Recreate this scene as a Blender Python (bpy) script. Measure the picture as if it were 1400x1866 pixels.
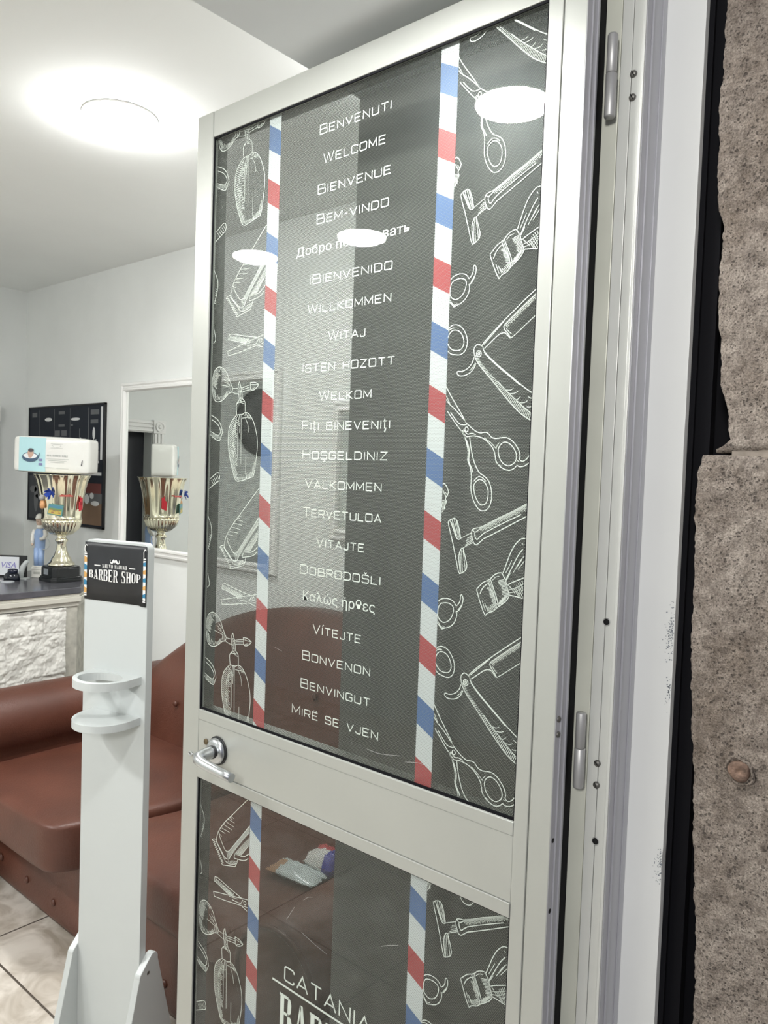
import bpy, bmesh, math, random
from mathutils import Vector, Matrix, noise
SC = bpy.context.scene
COL = SC.collection
for o in list(bpy.data.objects):
    bpy.data.objects.remove(o)

# ---------------------------------------------------------------- camera, world, exposure
cam_data = bpy.data.cameras.new('camera')
cam = bpy.data.objects.new('camera', cam_data)
COL.objects.link(cam)
SC.camera = cam
yaw, pit, roll = 0.8675846460, 0.0435101847, 0.0352160013
fw = Vector((math.sin(yaw)*math.cos(pit), math.cos(yaw)*math.cos(pit), -math.sin(pit)))
r0 = Vector((math.cos(yaw), -math.sin(yaw), 0)); u0 = r0.cross(fw)
rt = r0*math.cos(roll)+u0*math.sin(roll); upv = u0*math.cos(roll)-r0*math.sin(roll)
m = Matrix((rt, upv, -fw)).transposed().to_4x4()
m.translation = Vector((0, 0, 1.55))
cam.matrix_world = m
cam_data.sensor_fit = 'VERTICAL'; cam_data.sensor_height = 36.0; cam_data.lens = 1414.85/1866*36.0
cam_data.clip_start = 0.02

SC.view_settings.view_transform = 'Standard'
SC.view_settings.look = 'None'
SC.view_settings.gamma = 1.0
SC.view_settings.use_curve_mapping = False
SC.view_settings.exposure = 0.0

WORLD_COL, WORLD_STR = (0.44, 0.45, 0.53, 1), 0.64
LAMP_STR = 240.0
w = bpy.data.worlds.new('evening_sky'); SC.world = w; w.use_nodes = True
bg = w.node_tree.nodes['Background']; bg.inputs[0].default_value = WORLD_COL; bg.inputs[1].default_value = WORLD_STR
# lamp over the pavement, to the left of the entrance
sl = bpy.data.lights.new('street_lamp', 'POINT'); sl.energy = 165.0; sl.color = (1.0, .985, .95); sl.shadow_soft_size = .22
slo = bpy.data.objects.new('street_lamp', sl); COL.objects.link(slo); slo.location = (-1.5, -.36, 2.35)
# added fill light inside the entrance, hidden behind the lintel, brightens the ceiling there
el_ = bpy.data.lights.new('entrance_fill', 'POINT'); el_.energy = 4.5; el_.color = (1.0, 1.0, .99); el_.shadow_soft_size = .09
elo = bpy.data.objects.new('entrance_fill', el_); COL.objects.link(elo); elo.location = (1.55, 1.28, 2.46)

# ---------------------------------------------------------------- helpers
def tag(o, label=None, cat=None, group=None, kind=None):
    if label: o['label'] = label
    if cat: o['category'] = cat
    if group: o['group'] = group
    if kind: o['kind'] = kind
    return o

def empty(name, loc=(0, 0, 0), rz=0, **k):
    o = bpy.data.objects.new(name, None); COL.objects.link(o)
    o.empty_display_size = 0.05
    o.location = loc; o.rotation_euler = (0, 0, rz)
    return tag(o, **k)

class MB:
    """collects shapes; build() links them as one mesh object"""
    def __init__(s): s.v = []; s.f = []; s.mi = []; s.sm = []
    def add(s, vs, fs, mi=0, smooth=False):
        n = len(s.v); s.v += [tuple(q) for q in vs]
        for f in fs: s.f.append([n+i for i in f]); s.mi.append(mi); s.sm.append(smooth)
    def box(s, a, b, mi=0):
        (x0, y0, z0), (x1, y1, z1) = a, b
        x0, x1 = sorted((x0, x1)); y0, y1 = sorted((y0, y1)); z0, z1 = sorted((z0, z1))
        s.add([(x0,y0,z0),(x1,y0,z0),(x1,y1,z0),(x0,y1,z0),(x0,y0,z1),(x1,y0,z1),(x1,y1,z1),(x0,y1,z1)],
              [(0,3,2,1),(4,5,6,7),(0,1,5,4),(1,2,6,5),(2,3,7,6),(3,0,4,7)], mi)
    def prism(s, poly, fn, t0, t1, mi=0, smooth=False):
        """polygon (a, b) extruded from t0 to t1; fn(a, b, t) -> xyz"""
        n = len(poly)
        s.add([fn(a, b, t0) for a, b in poly]+[fn(a, b, t1) for a, b in poly],
              [tuple(range(n))[::-1], tuple(range(n, 2*n))], mi)
        s.add([fn(a, b, t0) for a, b in poly]+[fn(a, b, t1) for a, b in poly],
              [(i, (i+1) % n, n+(i+1) % n, n+i) for i in range(n)], mi, smooth)
    def lathe(s, prof, c=(0, 0, 0), axis='Z', n=32, mi=0, smooth=True, wob=None):
        vs = []; fs = []
        for i in range(n):
            a = 2*math.pi*i/n
            for j, (r, h) in enumerate(prof):
                rr = r*(wob(a, h) if wob else 1)
                p = (rr*math.cos(a), rr*math.sin(a), h)
                if axis == 'X': p = (h, rr*math.cos(a), rr*math.sin(a))
                if axis == 'Y': p = (rr*math.sin(a), h, rr*math.cos(a))
                vs.append((c[0]+p[0], c[1]+p[1], c[2]+p[2]))
        k = len(prof)
        for i in range(n):
            for j in range(k-1):
                a, b = i*k+j, ((i+1) % n)*k+j
                fs.append((a, b, b+1, a+1))
        s.add(vs, fs, mi, smooth)
        if prof[0][0] > 1e-6: s.add([vs[i*k] for i in range(n)], [tuple(range(n))[::-1]], mi)
        if prof[-1][0] > 1e-6: s.add([vs[i*k+k-1] for i in range(n)], [tuple(range(n))], mi)
    def tube(s, pts, r, n=10, mi=0, closed=False, smooth=True):
        P = [Vector(p) for p in pts]; R = r if isinstance(r, (list, tuple)) else [r]*len(P)
        k = len(P); rings = []; prev = None
        for i, p in enumerate(P):
            if closed: t = P[(i+1) % k]-P[i-1]
            else: t = P[min(i+1, k-1)]-P[max(i-1, 0)]
            t.normalize()
            a = prev if prev else (Vector((0, 0, 1)) if abs(t.z) < .9 else Vector((1, 0, 0)))
            a = (a-t*a.dot(t)).normalized(); b = t.cross(a); prev = a
            rings.append([p+a*R[i]*math.cos(2*math.pi*j/n)+b*R[i]*math.sin(2*math.pi*j/n) for j in range(n)])
        vs = [q for rg in rings for q in rg]; fs = []
        for i in range(k if closed else k-1):
            i2 = (i+1) % k
            for j in range(n): fs.append((i*n+j, i*n+(j+1) % n, i2*n+(j+1) % n, i2*n+j))
        s.add(vs, fs, mi, smooth)
        if not closed:
            s.add(rings[0], [tuple(range(n))[::-1]], mi); s.add(rings[-1], [tuple(range(n))], mi)
    def build(s, name, mats, parent=None, bevel=0, seg=2, sub=0, recalc=True, loc=None):
        me = bpy.data.meshes.new(name)
        me.from_pydata(s.v, [], s.f); me.validate(clean_customdata=False)
        if len(me.polygons) == len(s.f):
            me.polygons.foreach_set('material_index', s.mi); me.polygons.foreach_set('use_smooth', s.sm)
        for q in (mats if isinstance(mats, (list, tuple)) else [mats]): me.materials.append(q)
        if recalc:
            bm = bmesh.new(); bm.from_mesh(me)
            bmesh.ops.remove_doubles(bm, verts=bm.verts, dist=1e-6)
            bmesh.ops.recalc_face_normals(bm, faces=bm.faces); bm.to_mesh(me); bm.free()
        o = bpy.data.objects.new(name, me); COL.objects.link(o)
        if parent: o.parent = parent
        if loc: o.location = loc
        if bevel:
            md = o.modifiers.new('bevel', 'BEVEL'); md.width = bevel; md.segments = seg; md.limit_method = 'ANGLE'; md.angle_limit = math.radians(40)
            for p in me.polygons: p.use_smooth = seg > 2 or p.use_smooth
        if sub:
            md = o.modifiers.new('sub', 'SUBSURF'); md.levels = sub; md.render_levels = sub
            for p in me.polygons: p.use_smooth = True
        return o

def soft_box(name, a, b, mat, parent, r=.03, puff=0.0, n=(8, 8, 4)):
    """upholstered box: rounded edges and slightly swollen faces"""
    bm = bmesh.new()
    (x0, y0, z0), (x1, y1, z1) = a, b
    cx, cy, cz = (x0+x1)/2, (y0+y1)/2, (z0+z1)/2; hx, hy, hz = (x1-x0)/2, (y1-y0)/2, (z1-z0)/2
    bmesh.ops.create_cube(bm, size=2)
    bmesh.ops.subdivide_edges(bm, edges=bm.edges[:], cuts=9, use_grid_fill=True)
    for v in bm.verts:
        p = Vector((v.co.x*hx, v.co.y*hy, v.co.z*hz))
        q = Vector((max(-hx+r, min(hx-r, p.x)), max(-hy+r, min(hy-r, p.y)), max(-hz+r, min(hz-r, p.z))))
        d = p-q
        if d.length > 1e-9: p = q+d.normalized()*r
        sx, sy, sz = [1-abs(c)**2.5 for c in v.co]
        if abs(v.co.z) > .999: p.z += math.copysign(puff*sx*sy, v.co.z)
        if abs(v.co.x) > .999: p.x += math.copysign(puff*sy*sz, v.co.x)
        if abs(v.co.y) > .999: p.y += math.copysign(puff*sx*sz, v.co.y)
        v.co = Vector((cx, cy, cz))+p
    me = bpy.data.meshes.new(name); bm.to_mesh(me); bm.free(); me.materials.append(mat)
    for p in me.polygons: p.use_smooth = True
    o = bpy.data.objects.new(name, me); COL.objects.link(o); o.parent = parent
    md = o.modifiers.new('sub', 'SUBSURF'); md.levels = 1; md.render_levels = 1
    return o

def smooth_line(pts, k=4):
    n = len(pts)
    if n < 3: return pts
    closed = abs(pts[0][0]-pts[-1][0])+abs(pts[0][1]-pts[-1][1]) < 1e-6
    out = []
    for i in range(n-1):
        p1, p2 = pts[i], pts[i+1]
        p0 = pts[i-1] if i > 0 else (pts[-2] if closed else p1)
        p3 = pts[i+2] if i+2 < n else (pts[1] if closed else p2)
        for j in range(k):
            t = j/k
            out.append(tuple(.5*((2*p1[c])+(-p0[c]+p2[c])*t+(2*p0[c]-5*p1[c]+4*p2[c]-p3[c])*t*t+(-p0[c]+3*p1[c]-3*p2[c]+p3[c])*t**3) for c in (0, 1)))
    out.append(pts[-1])
    return out

def ribbon(mb, pts, wd, fn, clip=None, mi=0):
    """flat painted stroke of width wd along 2-D points; fn(a, b) -> xyz"""
    if clip:
        runs = [[]]
        for i in range(len(pts)-1):
            a, b = pts[i], pts[i+1]
            n = max(1, int(math.hypot(b[0]-a[0], b[1]-a[1])/.003))
            for j in range(n+(i == len(pts)-2)):
                t = j/n; q = (a[0]+(b[0]-a[0])*t, a[1]+(b[1]-a[1])*t)
                if clip(*q): 
                    if not (j and n > 1 and j < n and False): runs[-1].append(q)
                elif runs[-1]: runs.append([])
    else: runs = [pts]
    for P in runs:
        Q = [P[0]] if P else []
        for q in P[1:]:
            if math.hypot(q[0]-Q[-1][0], q[1]-Q[-1][1]) > 1e-5: Q.append(q)
        if len(Q) < 2: continue
        L = []; n = len(Q)
        closed = n > 3 and math.hypot(Q[0][0]-Q[-1][0], Q[0][1]-Q[-1][1]) < 1e-5
        for i in range(n):
            a = Q[i-1] if i else (Q[-2] if closed else Q[i]); b = Q[i+1] if i < n-1 else (Q[1] if closed else Q[i])
            d1 = Vector((Q[i][0]-a[0], Q[i][1]-a[1])); d2 = Vector((b[0]-Q[i][0], b[1]-Q[i][1]))
            if d1.length < 1e-9: d1 = d2
            if d2.length < 1e-9: d2 = d1
            d1.normalize(); d2.normalize(); t = d1+d2
            if t.length < 1e-6: t = d1.copy()
            t.normalize(); nn = Vector((-t.y, t.x)); c = max(.5, nn.dot(Vector((-d1.y, d1.x))))
            h = wd/2/c; L.append(((Q[i][0]+nn.x*h, Q[i][1]+nn.y*h), (Q[i][0]-nn.x*h, Q[i][1]-nn.y*h)))
        mb.add([fn(*q) for pr in L for q in pr], [(2*i, 2*i+1, 2*i+3, 2*i+2) for i in range(n-1)], mi)

# ---------------------------------------------------------------- materials
def nodes(name):
    mt = bpy.data.materials.new(name); mt.use_nodes = True
    nt = mt.node_tree; return mt, nt, nt.nodes['Principled BSDF'], nt.nodes['Material Output']

def mat(name, col, rough=.5, metal=0.0, var=0.0, vscale=6.0, bump=0.0, bscale=60.0, spec=.5, coat=0.0, emit=None):
    mt, nt, b, out = nodes(name)
    b.inputs['Base Color'].default_value = (*col, 1); b.inputs['Roughness'].default_value = rough
    b.inputs['Metallic'].default_value = metal; b.inputs['Specular IOR Level'].default_value = spec
    b.inputs['Coat Weight'].default_value = coat
    tc = nt.nodes.new('ShaderNodeTexCoord')
    if var:
        n = nt.nodes.new('ShaderNodeTexNoise'); n.inputs['Scale'].default_value = vscale; n.inputs['Detail'].default_value = 6
        nt.links.new(tc.outputs['Object'], n.inputs['Vector'])
        cr = nt.nodes.new('ShaderNodeValToRGB'); nt.links.new(n.outputs['Fac'], cr.inputs[0])
        cr.color_ramp.elements[0].position = .3; cr.color_ramp.elements[1].position = .7
        cr.color_ramp.elements[0].color = (*[c*(1-var) for c in col], 1); cr.color_ramp.elements[1].color = (*[min(1, c*(1+var)) for c in col], 1)
        nt.links.new(cr.outputs[0], b.inputs['Base Color'])
    if bump:
        n = nt.nodes.new('ShaderNodeTexNoise'); n.inputs['Scale'].default_value = bscale; n.inputs['Detail'].default_value = 5
        nt.links.new(tc.outputs['Object'], n.inputs['Vector'])
        bp = nt.nodes.new('ShaderNodeBump'); bp.inputs['Strength'].default_value = bump; bp.inputs['Distance'].default_value = .004
        nt.links.new(n.outputs['Fac'], bp.inputs['Height']); nt.links.new(bp.outputs[0], b.inputs['Normal'])
    if emit:
        b.inputs['Emission Color'].default_value = (*emit[0], 1); b.inputs['Emission Strength'].default_value = emit[1]
    return mt

def math_node(nt, op, a, b=None, c=None):
    n = nt.nodes.new('ShaderNodeMath'); n.operation = op
    for i, q in enumerate((a, b, c)):
        if q is None: continue
        if isinstance(q, (int, float)): n.inputs[i].default_value = q
        else: nt.links.new(q, n.inputs[i])
    return n.outputs[0]

HOLE_PITCH, HOLE_R = 0.0024, 0.378
def perforated(name, col, rough=.45, hr=HOLE_R):
    """one-way window film: printed vinyl with a staggered grid of round holes"""
    mt, nt, b, out = nodes(name)
    b.inputs['Base Color'].default_value = (*col, 1); b.inputs['Roughness'].default_value = rough
    tc = nt.nodes.new('ShaderNodeTexCoord'); sp = nt.nodes.new('ShaderNodeSeparateXYZ')
    nt.links.new(tc.outputs['Object'], sp.inputs[0])
    M = lambda *a: math_node(nt, *a)
    v = M('DIVIDE', sp.outputs['Z'], HOLE_PITCH*.866)
    row = M('FLOOR', v); odd = M('MULTIPLY', M('MODULO', row, 2.0), .5)
    u = M('ADD', M('DIVIDE', sp.outputs['Y'], HOLE_PITCH), odd)
    du = M('SUBTRACT', M('FRACT', u), .5); dv = M('MULTIPLY', M('SUBTRACT', M('FRACT', v), .5), .866)
    d = M('SQRT', M('ADD', M('MULTIPLY', du, du), M('MULTIPLY', dv, dv)))
    hole = M('LESS_THAN', d, hr)
    tr = nt.nodes.new('ShaderNodeBsdfTransparent'); mx = nt.nodes.new('ShaderNodeMixShader')
    nt.links.new(hole, mx.inputs[0]); nt.links.new(b.outputs[0], mx.inputs[1]); nt.links.new(tr.outputs[0], mx.inputs[2])
    nt.links.new(mx.outputs[0], out.inputs[0])
    return mt

def glass_mat(name, tint=(.93, .96, .94)):
    mt, nt, b, out = nodes(name); nt.nodes.remove(b)
    lw = nt.nodes.new('ShaderNodeLayerWeight'); lw.inputs['Blend'].default_value = .5
    F = math_node(nt, 'MULTIPLY_ADD', math_node(nt, 'POWER', lw.outputs['Facing'], 5.0), .96, .042)
    tr = nt.nodes.new('ShaderNodeBsdfTransparent'); tr.inputs[0].default_value = (*tint, 1)
    gl = nt.nodes.new('ShaderNodeBsdfGlossy'); gl.inputs['Roughness'].default_value = 0.012
    mx = nt.nodes.new('ShaderNodeMixShader'); nt.links.new(F, mx.inputs[0])
    nt.links.new(tr.outputs[0], mx.inputs[1]); nt.links.new(gl.outputs[0], mx.inputs[2]); nt.links.new(mx.outputs[0], out.inputs[0])
    return mt

def tile_mat():
    mt, nt, b, out = nodes('floor_tiles'); b.inputs['Roughness'].default_value = .35
    tc = nt.nodes.new('ShaderNodeTexCoord'); sp = nt.nodes.new('ShaderNodeSeparateXYZ'); nt.links.new(tc.outputs['Object'], sp.inputs[0])
    M = lambda *a: math_node(nt, *a)
    S = .525
    fy = M('DIVIDE', M('SUBTRACT', sp.outputs['Y'], 2.012), S); row = M('FLOOR', fy)
    fx = M('DIVIDE', M('SUBTRACT', sp.outputs['X'], 1.05), S)
    def edge(f):
        q = M('FRACT', f); return M('MINIMUM', q, M('SUBTRACT', 1.0, q))
    e = M('MINIMUM', edge(fx), edge(fy)); grout = M('LESS_THAN', e, .0035/S)
    nz = nt.nodes.new('ShaderNodeTexNoise'); nz.inputs['Scale'].default_value = 7; nz.inputs['Detail'].default_value = 8; nz.inputs['Distortion'].default_value = 1.2
    nt.links.new(tc.outputs['Object'], nz.inputs['Vector'])
    cr = nt.nodes.new('ShaderNodeValToRGB'); nt.links.new(nz.outputs['Fac'], cr.inputs[0])
    cr.color_ramp.elements[0].position = .33; cr.color_ramp.elements[0].color = (.40, .35, .285, 1)
    cr.color_ramp.elements[1].position = .62; cr.color_ramp.elements[1].color = (.74, .69, .62, 1)
    mx = nt.nodes.new('ShaderNodeMix'); mx.data_type = 'RGBA'
    nt.links.new(grout, mx.inputs['Factor']); nt.links.new(cr.outputs[0], mx.inputs['A']); mx.inputs['B'].default_value = (.10, .085, .07, 1)
    nt.links.new(mx.outputs['Result'], b.inputs['Base Color'])
    return mt

def stone_mat():
    mt, nt, b, out = nodes('lava_stone'); b.inputs['Roughness'].default_value = .9; b.inputs['Specular IOR Level'].default_value = .2
    tc = nt.nodes.new('ShaderNodeTexCoord')
    def nz(s, det=8, rough=.6):
        n = nt.nodes.new('ShaderNodeTexNoise'); n.inputs['Scale'].default_value = s; n.inputs['Detail'].default_value = det; n.inputs['Roughness'].default_value = rough
        nt.links.new(tc.outputs['Object'], n.inputs['Vector']); return n.outputs['Fac']
    def ramp(f, st):
        cr = nt.nodes.new('ShaderNodeValToRGB'); nt.links.new(f, cr.inputs[0]); e = cr.color_ramp.elements
        while len(e) < len(st): e.new(.5)
        for k, (p, c) in zip(e, st): k.position = p; k.color = (*c, 1)
        return cr.outputs[0]
    base = ramp(nz(6, 10, .7), [(.32, (.25, .205, .165)), (.5, (.345, .298, .255)), (.68, (.44, .39, .34))])
    def mul(a_, b_, f=1.0):
        mx = nt.nodes.new('ShaderNodeMix'); mx.data_type = 'RGBA'; mx.blend_type = 'MULTIPLY'
        if isinstance(f, float): mx.inputs['Factor'].default_value = f
        else: nt.links.new(f, mx.inputs['Factor'])
        nt.links.new(a_, mx.inputs['A']); nt.links.new(b_, mx.inputs['B']); return mx.outputs['Result']
    def pit(scale, share, size):
        vo = nt.nodes.new('ShaderNodeTexVoronoi'); vo.inputs['Scale'].default_value = scale; nt.links.new(tc.outputs['Object'], vo.inputs['Vector'])
        sc = nt.nodes.new('ShaderNodeSeparateColor'); nt.links.new(vo.outputs['Color'], sc.inputs[0])
        lim = math_node(nt, 'MULTIPLY', math_node(nt, 'LESS_THAN', sc.outputs[0], share), math_node(nt, 'MULTIPLY_ADD', sc.outputs[1], size, size*.35))
        dd = math_node(nt, 'ADD', vo.outputs['Distance'], math_node(nt, 'MULTIPLY_ADD', nz(scale*1.7, 3), .8, -.40))
        return math_node(nt, 'DIVIDE', math_node(nt, 'SUBTRACT', lim, dd), .10)
    def clampn(v): 
        n_ = nt.nodes.new('ShaderNodeClamp'); nt.links.new(v, n_.inputs[0]); return n_.outputs[0]
    pA, pB = clampn(pit(185, .36, .32)), clampn(pit(360, .34, .36))
    grain = ramp(nz(420, 3, .6), [(.32, (.62, .61, .60)), (.6, (1.16, 1.15, 1.14))]); mid = ramp(nz(55, 6, .7), [(.34, (.62, .60, .59)), (.62, (1.2, 1.2, 1.2))])
    c_ = mul(mul(base, grain), mid)
    dark = nt.nodes.new('ShaderNodeMix'); dark.data_type = 'RGBA'; nt.links.new(math_node(nt, 'MULTIPLY', math_node(nt, 'MAXIMUM', pA, pB), .62), dark.inputs['Factor'])
    nt.links.new(c_, dark.inputs['A']); dark.inputs['B'].default_value = (.055, .046, .042, 1)
    light = ramp(nz(30, 12, .82), [(.615, (0, 0, 0)), (.70, (1, 1, 1))])
    mx3 = nt.nodes.new('ShaderNodeMix'); mx3.data_type = 'RGBA'
    nt.links.new(math_node(nt, 'MULTIPLY', light, .5), mx3.inputs['Factor']); nt.links.new(dark.outputs['Result'], mx3.inputs['A']); mx3.inputs['B'].default_value = (.60, .55, .50, 1)
    nt.links.new(mx3.outputs['Result'], b.inputs['Base Color'])
    bp = nt.nodes.new('ShaderNodeBump'); bp.inputs['Strength'].default_value = 1.0; bp.inputs['Distance'].default_value = .013
    hgt = math_node(nt, 'SUBTRACT', math_node(nt, 'ADD', nz(70, 10, .68), math_node(nt, 'MULTIPLY', nz(300, 3), .22)), math_node(nt, 'MULTIPLY', math_node(nt, 'MAXIMUM', pA, pB), .35))
    nt.links.new(hgt, bp.inputs['Height']); nt.links.new(bp.outputs[0], b.inputs['Normal'])
    return mt

WHITE_WALL = mat('wall_plaster', (.765, .785, .77), .85, var=.035, vscale=3, bump=.12, bscale=40)
CEIL = mat('ceiling_paint', (.90, .92, .905), .9, var=.02, vscale=2)
REVEAL_SHADED = mat('reveal_shaded', (.36, .365, .345), .8, var=.05, vscale=5)  # grey darkened so the colour carries the shade behind the open door
SOFFIT = mat('soffit_paint', (.84, .87, .88), .85, var=.02, vscale=5)
ALU = mat('satin_aluminium', (.42, .43, .40), .36, .35, var=.02, vscale=8)
ALU_JAMB = mat('bright_aluminium', (.64, .65, .615), .38, .2, var=.02, vscale=8)
ALU_EDGE = mat('edge_aluminium', (.50, .50, .53), .4, .35)
ALU_OLIVE = mat('aged_aluminium', (.68, .69, .60), .45, .2, var=.06, vscale=9)
ALU_DARK = mat('dark_gasket', (.004, .004, .006), .7, spec=.15)
PAINT_WHITE = mat('white_trim_paint', (.79, .80, .78), .5, var=.03, vscale=4)
CHROME = mat('satin_chrome', (.56, .58, .60), .30, 1.0)
STEEL = mat('hinge_steel', (.48, .48, .47), .45, .5)
SCREW = mat('screw_steel', (.18, .175, .16), .45, .7)
BLACK = mat('black', (.012, .012, .013), .5)
HOLE = mat('hole_black', (.004, .004, .004), .9)
FILM = perforated('film_charcoal', (.012, .0125, .0115))
FILM_WHITE = perforated('film_white', (.62, .63, .645), hr=.22); FILM_RED = perforated('film_red', (.40, .075, .08), hr=.22); FILM_BLUE = perforated('film_blue', (.10, .165, .33), hr=.22)
INK = mat('white_ink', (.75, .76, .73), .6)
SCRATCH = mat('scratch_grey', (.38, .38, .36), .6)
GLASS = glass_mat('door_glass')
GLASS_BACK = bpy.data.materials.new('door_glass_bonded_side'); GLASS_BACK.use_nodes = True   # the film is glued here: no second reflection
_n = GLASS_BACK.node_tree; _t = _n.nodes.new('ShaderNodeBsdfTransparent'); _t.inputs[0].default_value = (.97, .98, .97, 1); _n.nodes.remove(_n.nodes['Principled BSDF']); _n.links.new(_t.outputs[0], _n.nodes['Material Output'].inputs[0])
LEATHER = mat('brown_leather', (.098, .034, .021), .42, var=.22, vscale=5, bump=.25, bscale=180)
LEATHER_DK = mat('brown_leather_button', (.09, .032, .02), .4)
WOOD_WHITE = mat('white_lacquer', (.53, .56, .555), .35, var=.01)
SIGN_BLACK = mat('sign_black', (.013, .015, .019), .45, var=.3, vscale=12)
SIGN_WHITE = mat('sign_white', (.75, .75, .73), .5)
SIGN_BLUE = mat('sign_blue', (.03, .20, .36), .5); SIGN_ORANGE = mat('sign_orange', (.62, .34, .10), .5)
GOLD = mat('trophy_gold', (.90, .855, .68), .13, 1.0)
GOLD_IN = mat('trophy_gold_inside', (.85, .70, .36), .2, 1.0)
MARBLE = mat('dark_marble', (.10, .10, .115), .2, var=.3, vscale=9)
CREAM = mat('cream_paint', (.66, .64, .57), .5, var=.03)
CLAD = mat('split_stone', (.80, .79, .74), .85, var=.05, vscale=14, bump=.7, bscale=60)
MIRROR = mat('mirror_silver', (.90, .92, .90), .01, 1.0)
FRAME_WHITE = mat('white_gloss_frame', (.82, .82, .80), .3)
LAMP = mat('lamp_diffuser', (1, 1, 1), .5, emit=((1, 1, .985), LAMP_STR))

# ---------------------------------------------------------------- room shell
XW, YF, ZC = 2.2, 4.76, 2.60          # mirror wall, far wall, ceiling
XR, YI, ZS = 1.08, 1.01, 2.253        # doorway reveal, inner face of the front wall, soffit
def struct(name, mb, mats, label, parent=None, **k):
    o = mb.build(name, mats, parent, **k)
    if not parent: tag(o, label, kind='structure')
    return o
b = MB(); b.box((-2.0, .46, -.1), (2.3, YF+.1, 0)); struct('floor', b, tile_mat(), 'beige marbled tile floor with dark grout lines')
b = MB(); b.box((-2.1, YI, ZC), (2.3, YF+.1, ZC+.1)); struct('ceiling', b, CEIL, 'flat white ceiling holding round lights')
b = MB(); b.box((XW, YI-.1, -.1), (XW+.1, YF+.1, ZC+.05)); struct('wall_right', b, WHITE_WALL, 'white wall carrying the framed mirrors above the sofa')
b = MB()
b.box((-2.1, YF, -.1), (1.292, YF+.1, ZC+.05)); b.box((1.95, YF, -.1), (XW+.02, YF+.1, ZC+.05)); b.box((1.292, YF, 1.811), (1.95, YF+.1, ZC+.05))
struct('wall_far', b, WHITE_WALL, 'white end wall behind the counter')
b = MB(); b.box((-2.1, YI-.1, -.1), (-2.0, YF+.1, ZC+.05)); struct('wall_left', b, WHITE_WALL, 'white wall opposite the mirrors')
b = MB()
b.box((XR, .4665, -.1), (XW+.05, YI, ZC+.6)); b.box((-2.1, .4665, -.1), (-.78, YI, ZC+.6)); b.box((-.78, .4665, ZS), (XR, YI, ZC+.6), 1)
struct('wall_front', b, [REVEAL_SHADED, SOFFIT], 'thick front wall with the doorway reveal and soffit')
b = MB(); b.box((-4, -5, -.12), (4, .46, -.02)); struct('pavement', b, mat('street_paving', (.16, .155, .15), .8, var=.2, vscale=5), 'grey paving in front of the shop')

# far doorway, seen only in the wall mirror
b = MB(); b.box((1.292, YF+.10, 0), (1.95, YF+.14, 1.811))
tag(b.build('door_2', mat('chalkboard_panel', (.02, .022, .027), .5)), 'dark door panel with white chalk drawings, set in the far doorway', kind='structure')
d2 = bpy.data.objects['door_2']
cas = MB()
def fluted(x0, x1, z0, z1, vert=True):
    cas.box((x0, YF-.018, z0), (x1, YF, z1))
    n = 3
    for i in range(n):
        if vert:
            w_ = (x1-x0)/n; cas.box((x0+w_*(i+.2), YF-.026, z0), (x0+w_*(i+.8), YF-.018, z1))
        else:
            w_ = (z1-z0)/n; cas.box((x0, YF-.026, z0+w_*(i+.2)), (x1, YF-.018, z0+w_*(i+.8)))
fluted(1.209, 1.292, 0, 1.811); fluted(1.95, 2.033, 0, 1.811); fluted(1.292, 1.95, 1.811, 1.89, False)
for cx in (1.2505, 1.9915):
    cas.box((cx-.048, YF-.034, 1.805), (cx+.048, YF, 1.897))
    cas.lathe([(.036, YF-.034), (.036, YF-.042), (.026, YF-.042), (.024, YF-.036), (.015, YF-.036), (.012, YF-.046), (.0, YF-.047)], (cx, 0, 1.851), 'Y', 24)
tag(cas.build('trim_2', FRAME_WHITE, bevel=.003), 'white fluted casing with corner rosettes round the far doorway', kind='structure')

# ---------------------------------------------------------------- the glazed shop door, standing open
YG = 1.211                             # left edge of the glass; u runs from here towards the hinges
XD0, XD1 = .900, .9348
door = empty('door_1', (XD0, .462, 0), label='open aluminium shop door glazed with printed barber film and WELCOME words', kind='structure')
door_off = Vector((XD0, .462, 0))
def P(o):                              # keep world coordinates while parenting to the door's empty
    o.parent = door; o.matrix_parent_inverse = Matrix.Translation(-door_off); return o
def dpt(x):                            # film coordinates (u, z) -> world
    return lambda u, z: (x, YG-u, z)
UR = .6945                             # width of the glass
ZT, ZM1, ZM0 = 2.171, 1.0964, .9645    # glass top, mid rail top, mid rail bottom
ZB = .16
b = MB(); b.box((XD0, 1.211, .012), (XD1, 1.259, 2.218)); b.box((XD0+.012, 1.259, .012), (XD1-.012, 1.266, 2.218))
P(b.build('latch_stile', ALU, bevel=.0012))
b = MB(); b.box((XD0, .462, .012), (XD1, .4925, 2.218)); b.box((XD0+.0025, .4925, .012), (XD1, .4955, 2.218)); b.box((XD0+.0004, .4955, .012), (XD1, .5166, 2.218))
P(b.build('hinge_stile', ALU, bevel=.001))
b = MB(); b.box((XD0+.001, .5166, ZT), (XD1, 1.211, 2.218)); P(b.build('top_rail', ALU, bevel=.0012))
b = MB(); b.box((XD0+.001, .5166, .985), (XD1, 1.211, 1.0765)); mr = P(b.build('middle_rail', ALU, bevel=.001))
b = MB(); b.prism([(XD0, 1.077), (XD0, 1.0955), (XD0+.003, ZM1), (XD1, ZM1), (XD1, 1.077)], lambda x, z, t: (x, t, z), .5168, 1.2108); P(b.build('glazing_bead', ALU, bevel=.0008))
b = MB(); b.prism([(XD0, .9845), (XD0-.001, .9845), (XD0-.001, ZM0), (XD1, ZM0), (XD1, .9845)], lambda x, z, t: (x, t, z), .5168, 1.2108); P(b.build('glazing_bead', ALU, bevel=.0008))
b = MB(); b.box((XD0, .5166, .012), (XD1, 1.211, ZB)); P(b.build('bottom_rail', ALU, bevel=.0012))
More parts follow.
